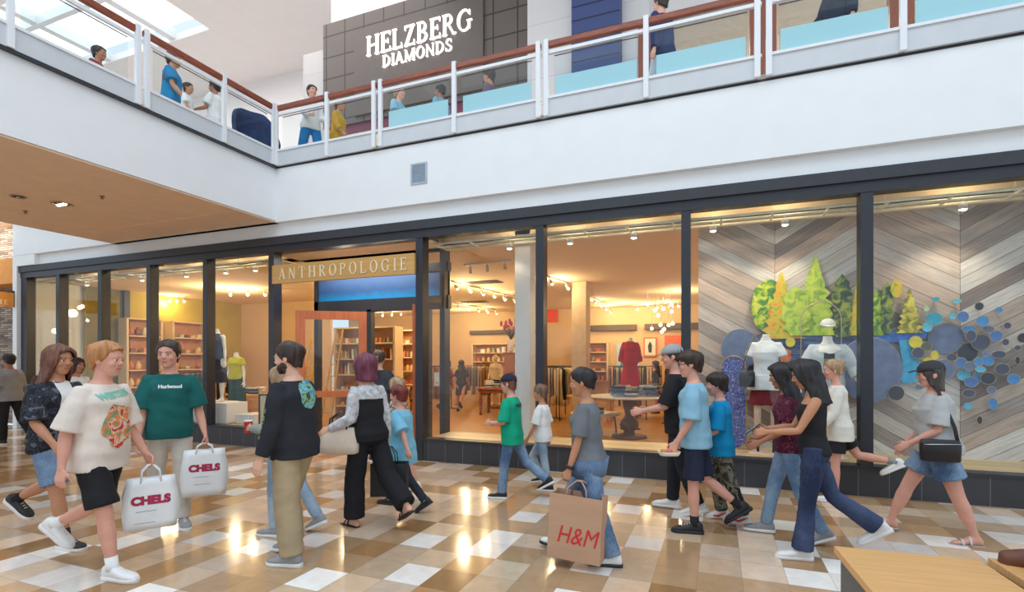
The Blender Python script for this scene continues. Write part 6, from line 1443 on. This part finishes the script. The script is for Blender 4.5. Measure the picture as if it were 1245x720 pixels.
# --- woman with large paper bag
t, f = person('woman with dark tied hair in grey T-shirt and denim carrying large brown paper bag', 1.58, 738, 688, 182, 'L', fem=True, bulk=1.1,
    legs=dict(L=(-14,3,6,0), R=(26,3,14,-6)), arms=dict(L=(10,8,8,0), R=(6,8,14,0)), head=(4,6,0), hands=(1.2,.5))
f.body(SKIN['tan'], t, hair=BLACKH); f.hair(BLACKH, t, 'up', seed=22, vol=1.1); f.bun(BLACKH, t, (-.105,0,.15), .034)
f.shirt(cloth('dark_heather_cotton', (112,116,122)), t, 'short', -.02, .014, 1.02, slen=.8); f.pants(DENIM, t, 1, (.104,.078,.070), .01); f.shoes(SHOEW, t, SHOEB)
A = MB(); A.loft([f.trunk_rings(.016*f.k, 0, .11)[0][:3]+(f.trunk_rings(.03*f.k, 0, .11)[0][3]*1.02, f.trunk_rings(.03*f.k,0,.11)[0][4]*1.1, 2.4)] + [(f.T(-.12), Y, X, .205*f.k, .155*f.k, 2.4)], 24); A.build('tied_jacket', cloth('washed_denim', (84,108,140), kind='denim', rgb2=(130,152,180)), t)
hp = world(t, f.arm['L']['palm'])
w_ = MB(); a = f.arm['L']; f.limb(w_, [a['wr']-a['fd']*.035, a['wr']-a['fd']*.01], [(.034*f.k,.036*f.k)]*2, 14); w_.build('wristband', SHOEB, t)
KRAFT = mat('kraft_paper', (196,156,128), .75, vary=.04, scale=3, stretch=(1,1,6), bump=.05)
bt, bb = paper_bag('shopping_bag', 'large brown paper shopping bag with red logo held by woman in grey T-shirt', (hp.x+.08, hp.y-.02, hp.z), R(-2), .42, .50, .17, KRAFT, .10, R(3))
bag_text(bt, bb, 'H&M', .19, RED, .13, .02, .8, .0, .22)

# --- teens on the right
t, f = person('teenage boy with glasses in light blue T-shirt and navy shorts holding a snack tray', 1.70, 838, 648, 180, 'L', child=.15,
    legs=dict(L=(2,2,4,0), R=(-12,3,40,36)), arms=dict(L=(6,8,26,10), R=(6,8,20,0)), head=(6,4,0), hands=(.5,.5))
f.body(SKIN['pink'], t, hair=BRNH); f.hair(BRNH, t, 'fringe', seed=24, vol=1.1); f.glasses(SHOEB, t)
sh = f.shirt(cloth('light_blue_cotton', (142,188,212)), t, 'short', -.09, .024, 1.06, slen=.98); decal(sh, t, 'chest_print', blob2d(.05,.10,seed=6), GRAPHIC, f.T(.33)+Vector((.3,0,0)), (0,1,0), (0,0,1), .004)
f.pants(NAVYC, t, .46, (.094,.10,.096), .016, 'shorts'); f.shoes(SHOEB, t, SHOEB, sock=BLACKC)
hp = world(t, f.arm['L']['palm'])
c = thing('snack_tray', 'small paper snack tray with pastries held by boy in light blue T-shirt', 'food tray', hp+Vector((-.03,-.03,-.05)), R(20))
mb = MB(); mb.loft([(Vector((0,0,z)), X, Y, a_, b_, 4) for z, a_, b_ in ((0,.08,.05),(.005,.085,.055),(.04,.10,.07),(.038,.095,.065),(.01,.08,.05))], 20); mb.build('tray', mat('paper_tray',(232,222,206),.7), c)
for k in range(3): mb = MB(); mb.ball((-.05+k*.05,.01*(k%2),.04), .032,.03,.022); mb.build('pastry', mat('pastry_%d'%(k%2), ((222,150,84),(226,116,110))[k%2], .6, vary=.2), c)
t, f = person('man in black clothes and grey cap holding a phone, behind the boy with glasses', 1.78, 812, 617, 180, 'R', 
    legs=dict(R=(6,2,4,0), L=(-8,3,14,14)), arms=dict(L=(20,8,60,6), R=(16,8,62,8)), head=(4,6,0), hands=(.8,.9))
f.body(SKIN['pink'], t, hair=BRNH); f.hair(BRNH, t, 'short', seed=25, vol=.4); f.cap(cloth('light_grey_cap', (160,164,168)), t)
f.shirt(BLACKC, t, 'short', -.09, .02, 1.04, slen=.95); f.pants(cloth('black_jeans', (38,40,48)), t, 1, (.09,.074,.066)); f.shoes(SHOEW, t, SOLEW)
def phone(label, at, rz, tilt, rgb=(40,42,48)):
    c = thing('mobile_phone', label, 'phone', at, rz); c.rotation_euler = (0, tilt, rz)
    mb = MB(); mb.box(-.004,.004,-.037,.037,-.075,.075,.003); mb.build('phone_case', mat('phone_%d'%rgb[0], rgb, .3), c); mb = MB(); mb.box(-.0055,-.0042,-.033,.033,-.068,.068); mb.build('screen', mat('phone_screen',(120,150,190),.1), c)
hp = world(t, f.arm['R']['palm']); phone('pale phone held by the man in black with grey cap', hp+Vector((-.03,-.0,.02)), 0, R(60), (196,190,200))
t, f = person('boy in bright blue T-shirt and camouflage trousers with red and white sneakers', 1.47, 898, 640, 180, 'L', child=.5,
    legs=dict(L=(-14,2,6,0), R=(9,3,20,8)), arms=dict(L=(10,8,60,15), R=(8,8,50,10)), head=(0,4,0), hands=(.7,.6))
f.body(SKIN['pink'], t, hair=BRNH); f.hair(hair_mat('deep_brown_hair', (50,36,34)), t, 'fringe', seed=26, vol=1.2)
f.shirt(cloth('azure_cotton', (20,142,196)), t, 'short', -.10, .022, 1.07, slen=.95); f.pants(cloth('camouflage', (80,84,70), kind='camo', rgb2=((58,60,54),(96,96,82),(128,124,108),(40,42,40)), scale=13), t, 1, (.088,.076,.074), .012)
f.shoes(SHOEW, t, SOLEW)
for sd, L in f.leg.items():
    fd, u = L['f'], L['u']; l = fd.cross(u); b0 = L['ank']-u*.085*f.lk
    mb = MB(); mb.tube([b0+fd*.10*f.k+u*.035*f.k-l*.049*f.k, b0+fd*.05*f.k+u*.028*f.k-l*.047*f.k, b0+fd*.0+u*.05*f.k-l*.043*f.k, b0-fd*.05*f.k+u*.07*f.k-l*.037*f.k], [.006,.012,.008,.003], 8); mb.build('shoe_stripe', RED, t)
t, f = person('girl with long black hair in maroon top and blue jeans beside woman in tank top', 1.60, 925, 647, 182, 'R', fem=True,
    legs=dict(R=(16,2,6,0), L=(-12,3,16,18)), arms=dict(L=(12,8,50,10), R=(10,8,50,10)), head=(0,10,0))
f.body(SKIN['olive'], t, hair=BLACKH); f.hair(BLACKH, t, 'long', .10, seed=27, vol=1.3); f.shirt(cloth('maroon_print', (92,34,58), kind='print', rgb2=((84,30,54),(104,44,66),(70,26,44),(120,60,80)), scale=18), t, 'short', -.04, .012, 1.02)
f.pants(cloth('mid_denim', (92,122,158), kind='denim', rgb2=(160,184,206)), t, 1, (.09,.068,.058)); f.shoes(SHOEG, t, SOLEW)
t, f = person('woman with long black hair in black tank top and dark flared jeans', 1.63, 968, 680, 180, 'L', fem=True, bulk=1.02,
    legs=dict(L=(8,2,3,0), R=(-24,3,32,34)), arms=dict(L=(28,8,58,12), R=(26,8,62,16)), head=(0,18,0), hands=(.7,.8), lean=.0)
f.body(SKIN['tan'], t, hair=BLACKH); f.hair(BLACKH, t, 'long', .08, seed=28, vol=1.35)
f.shirt(BLACKC, t, 'none', 0, .006, .98, neck=.47, name='tank_top', waist=.86); f.pants(DKDENIM, t, 1, (.094,.066,.088), .006); f.shoes(SHOEW, t, SOLEW)
hp = world(t, f.arm['L']['palm']); phone('dark phone held by the woman in black tank top', hp+Vector((-.03,.02,.03)), 0, R(50))
t, f = person('woman with messy bun in white shirt and black shorts with white running shoes', 1.62, 1010, 610, 180, 'L', fem=True,
    legs=dict(L=(6,2,6,0), R=(-34,3,48,30)), arms=dict(L=(14,10,30,8), R=(20,8,40,0)), head=(0,4,0))
f.body(SKIN['pink'], t, hair=BLOND); f.hair(BLOND, t, 'up', seed=29, vol=1.1); f.bun(BLOND, t, (-.08,0,.20), .05)
f.shirt(cloth('off_white_linen', (232,228,218), .04), t, 'long', -.16, .02, 1.10); f.pants(BLACKC, t, .36, (.098,.104,.1), .016, 'shorts'); f.shoes(SHOEW, t, SOLEW, sock=GREYC)
t, f = person('woman in grey T-shirt, dark cap and denim shorts with black crossbody bag, far right', 1.64, 1178, 663, 180, 'L', fem=True, bulk=1.24,
    legs=dict(L=(-16,3,4,0), R=(26,3,4,-4)), arms=dict(L=(10,10,52,22), R=(8,8,30,0)), head=(0,2,0))
f.body(SKIN['pink'], t, hair=BRNH); f.hair(hair_mat('grey_brown_hair', (74,66,64)), t, 'bob', seed=30, vol=.45); f.cap(cloth('charcoal_cap', (66,66,70)), t)
f.shirt(cloth('light_grey_cotton', (182,184,184)), t, 'short', -.04, .018, 1.04, slen=.85); f.pants(DENIM, t, .33, (.10,.106,.1), .012, 'shorts'); f.shoes(mat('grey_sandal',(176,170,166),.6), t, mat('silver_strap',(206,204,204),.4), 'sandal')
w0 = world(t, f.T(.08)); cb = thing('crossbody_bag', 'black leather crossbody bag on hip of woman in grey T-shirt', 'bag', (w0.x-.05, w0.y-.245, w0.z-.06), R(4))
mb = MB(); mb.loft([(Vector((0,0,z)), X, Y, a_, b_, 4) for z, a_, b_ in ((-.10,.13,.03),(-.09,.145,.04),(.05,.15,.042),(.085,.14,.035),(.09,.13,.03))], 24); mb.build('bag_body', mat('black_leather',(38,36,40),.4, bump=.1), cb)
mb = MB(); mb.tube([(-.13,-.043,.05),(.14,-.043,.062)], .004); mb.build('zip', CHROME, cb)
mb = MB(); pts = [(.13,.0,.06),(.12,.04,.2),(.06,.10,.42),(.03,.16,.55),(.05,.25,.60)]; mb.loft([(Vector(p), X, (Vector(pts[min(i+1,4)])-Vector(pts[max(i-1,0)])).cross(X).normalized(), .016, .003) for i, p in enumerate(pts)], 8); mb.build('strap', mat('black_webbing',(44,44,48),.8), cb)

# --- far left
t, f = person('man in grey T-shirt and black trousers seen from behind at the far left edge', 1.76, 0, 541, 190, 'L',
    legs=dict(L=(4,2,4,0), R=(-16,3,24,20)), arms=dict(L=(-6,10,20,0), R=(6,8,16,0)), bulk=1.05)
f.body(SKIN['olive'], t, hair=BLACKH); f.hair(BLACKH, t, 'short', seed=31); f.shirt(GREYC, t, 'short', -.08, .022, 1.05, slen=.95); f.pants(BLACKC, t, 1, (.092,.076,.07)); f.shoes(SHOEB, t, SOLEW)
t, f = person('black haired person in white T-shirt between long haired man and man in cream', 1.66, 104, 560, 10, 'L', legs=dict(L=(4,2,4,0), R=(-10,3,16,14)))
f.body(SKIN['olive'], t, hair=BLACKH); f.hair(BLACKH, t, 'bob', seed=32); f.shirt(WHITEC, t, 'short', -.08, .018, 1.04); f.pants(BLACKC, t, 1); f.shoes(SHOEB, t, SOLEW)
t, f = person('brown haired person in dark jacket beside the leftmost shop window pane', 1.66, 47, 548, 170, 'L', legs=dict(L=(4,2,4,0), R=(-10,3,16,14)))
f.body(SKIN['fair'], t, hair=BRNH); f.hair(BRNH, t, 'bob', seed=33); f.shirt(cloth('brown_jacket',(96,80,72)), t, 'long', -.08, .018, 1.04); f.pants(BLACKC, t, 1); f.shoes(SHOEB, t, SOLEW)

# --- benches in the foreground
BENCHW = mat('oak_bench_top', (226,176,116), .4, vary=.08, scale=5, stretch=(.6,12,1), bump=.03, bscale=30); BENCHG = mat('grey_bench_side', (104,110,112), .6, vary=.03)
def bench(label, x0, x1, y0, y1, rz=0):
    b = thing('bench', label, 'bench', (x0, y1, 0), rz, 'wooden topped benches')
    w_, d_ = x1-x0, y1-y0
    mb = MB(); mb.box(0, w_, -d_, 0, .405, .45, .004); mb.build('seat_top', BENCHW, b)
    mb = MB(); mb.box(.03, w_-.03, -d_+.03, -.03, .06, .405); mb.build('base', BENCHG, b)
    mb = MB(); mb.box(.08, w_-.08, -d_+.08, -.08, 0, .06); mb.build('plinth', SHOEB, b)
bench('oak topped grey bench in the foreground at the bottom of the hall', .67, 1.41, -5.6, -3.53, R(4)); bench('oak topped bench in the bottom right corner under the seated person', 1.47, 2.6, -5.5, -3.42, R(4))
t = thing('person', 'seated person in dark shorts on the corner bench, only one knee in view', 'person')
f = Fig(1.75, legs=dict(L=(84,10,86,0), R=(82,14,84,0)), arms=dict(L=(-16,14,20,0), R=(-16,14,20,0)))
f.body(SKIN['dark'], t, hair=BLACKH); f.hair(BLACKH, t, 'short', seed=40); f.shirt(GREYC, t, 'short', -.02, .016, 1.0); f.pants(NAVYC, t, .36, (.092,.09,.085), .01, 'shorts'); f.shoes(SHOEW, t, SOLEW)
kz = f.leg['L']['knee'].z; kn = f.leg['R']['knee']; h = R(180); tgt = at_z(1226, 672, .51)
t.rotation_euler = (0,0,h); t.location = (tgt.x+kn.x, tgt.y+kn.y, .45+.085-f.pel.z)

# ================================================================== PEOPLE AND THINGS ON THE UPPER LEVEL
def upper(label, H, px, pyt, heading, y=None, **kw):
    t = thing('person', label, 'person'); f = Fig(H, res=1.25, **kw)
    q = at_y(px, 60, y) if y is not None else at_z(px, pyt, 5.2+H); t.location = (q.x, q.y, 5.2); t.rotation_euler = (0,0,R(heading)); return t, f
WALK = dict(L=(14,3,6,0), R=(-20,3,26,26)); STAND = dict(L=(2,3,4,0), R=(-2,3,4,0))
t, f = upper('man in blue T-shirt with dark chest band walking on the bridge behind the railing', 1.84, 208, 62, 40, legs=WALK)
f.body(SKIN['tan'], t, features=False); f.hair(BRNH, t, 'short', seed=50); sh = f.shirt(cloth('cobalt_cotton', (40,130,180)), t, 'short', -.08, .02, 1.05); decal(sh, t, 'chest_band', rect2d(.6,.10), cloth('band_grey',(92,92,112)), f.T(.33)+Vector((-.4,0,0)), (0,-1,0), (0,0,1), .004); f.pants(KHAKIP, t, 1); f.shoes(SHOEB, t)
t, f = upper('small child in white T-shirt beside the man in blue T-shirt on the bridge', 1.10, 227, 101, 30, child=.9, legs=WALK)
f.body(SKIN['tan'], t, features=False); f.hair(BRNH, t, 'short', seed=51); f.shirt(WHITEC, t, 'short', -.08, .02, 1.05); f.pants(DENIM, t, 1); f.shoes(SHOEB, t)
t, f = upper('person in white shirt with black curly hair by the middle post of the bridge railing', 1.55, 263, 99, 200, legs=STAND, arms=dict(L=(20,8,70,10),R=(20,8,70,10)))
f.body(SKIN['olive'], t, features=False); f.hair(BLACKH, t, 'short', seed=52, vol=1.5); f.shirt(WHITEC, t, 'short', -.08, .02, 1.05); f.pants(NAVYC, t, 1); f.shoes(SHOEB, t)
t, f = upper('dark haired person in red top seen low behind the leftmost bridge railing glass', 1.5, 118, 57, 30, legs=STAND)
f.body(SKIN['olive'], t, features=False); f.hair(BLACKH, t, 'short', seed=53, vol=1.3); f.shirt(cloth('brick_red_cotton',(140,64,66)), t, 'short', -.08, .02, 1.05); f.pants(NAVYC, t, 1); f.shoes(SHOEB, t)
t, f = upper('woman in white sweater and bright blue jeans by the corner of the balcony', 1.64, 378, 104, -20, fem=True, legs=WALK, arms=dict(L=(20,8,50,5),R=(20,8,50,5)))
f.body(SKIN['pink'], t); f.hair(BLACKH, t, 'up', seed=54); f.bun(BLACKH, t, (-.1,0,.14), .04); f.shirt(cloth('ivory_knit',(228,228,228),.03), t, 'long', -.06, .02, 1.04); f.pants(cloth('vivid_denim',(30,126,190)), t, 1, (.10,.085,.08)); f.shoes(SHOEB, t)
t, f = upper('person in mustard yellow shirt and black skirt behind the balcony railing', 1.60, 411, 120, 10, fem=True, legs=WALK)
f.body(SKIN['tan'], t, features=False); f.hair(REDH, t, 'short', seed=55); f.shirt(cloth('mustard_cotton',(204,158,54)), t, 'half', -.10, .024, 1.08); f.skirt(BLACKC, t, .1, -.4, 1.2); f.shoes(SHOEB, t)
for (px, pyt, H, sk, hr, c, l, hd) in ((484,106,1.66,'fair',BLOND,(150,200,224),'person in pale blue shirt behind railing, leftmost below the diamond sign',0),(537,102,1.66,'olive',BLACKH,(120,180,206),'black haired person in blue top behind the middle of diamond sign railing',170),(597,84,1.72,'tan',BRNH,(120,100,118),'person in dusky purple top behind the right end of diamond sign railing',180)):
    t, f = upper(l, H, px, pyt, hd, legs=WALK); f.body(SKIN[sk], t, features=False); f.hair(hr, t, 'short', seed=px); f.shirt(cloth('up_%d' % px, c), t, 'short', -.08, .022, 1.06); f.pants(DENIM, t, 1); f.shoes(SHOEW, t)
t, f = upper('person in navy jacket and pale trousers, cut by the top edge beside navy column', 1.80, 806, 0, 150, y=.6, legs=WALK)
f.body(SKIN['fair'], t); f.hair(BRNH, t, 'short', seed=60); f.shirt(cloth('navy_jacket',(50,62,104)), t, 'long', -.10, .022, 1.04); f.pants(cloth('pale_blue_trousers',(190,206,216)), t, 1); f.shoes(SHOEW, t)
t, f = upper('person in blue jeans and dark jacket, cut by the top edge at the right', 1.72, 1018, 0, 200, y=.7, legs=STAND)
f.body(SKIN['fair'], t); f.hair(BRNH, t, 'short', seed=61); f.shirt(cloth('dark_navy_print',(48,54,74)), t, 'long', -.02, .02, 1.02); f.pants(DENIM, t, 1); f.shoes(SHOEW, t)
q = at_x(312, 135, -8.12); t = thing('armchair', 'dark navy high backed tub armchair behind the bridge railing', 'armchair', (-8.12, q.y, 5.2), R(-25))
NAV = cloth('navy_upholstery', (46,60,96), .12)
mb = MB(); bm = mb.bm; n = 28; rows = []
for j in range(9):
    s_ = j/8; row = []
    for i in range(n+1):
        a = R(60+240*i/n); hh = .42+.72*math.exp(-((i/n-.5)/.34)**4); r = .36+.06*s_; row.append(bm.verts.new((r*math.cos(a), r*math.sin(a), .12+hh*s_)))
    rows.append(row)
for j in range(8):
    for i in range(n): bm.faces.new((rows[j][i], rows[j][i+1], rows[j+1][i+1], rows[j+1][i])).smooth = True
o = mb.build('back_shell', NAV, t); sd = o.modifiers.new('s','SOLIDIFY'); sd.thickness = .07; sd.offset = -1
mb = MB(); mb.loft([(Vector((.03,0,z)), X, Y, r, r*.95, 3) for z, r in ((.14,.30),(.16,.33),(.36,.335),(.42,.32),(.44,.28))], 26); mb.build('seat_cushion', NAV, t)
for a in (45,135,225,315): mb = MB(); mb.tube([(.24*math.cos(R(a)),.24*math.sin(R(a)),.15),(.3*math.cos(R(a)),.3*math.sin(R(a)),0)], [.02,.013], 8); mb.build('leg', WOODT, t)
bpy.data.scenes.remove(TMP)
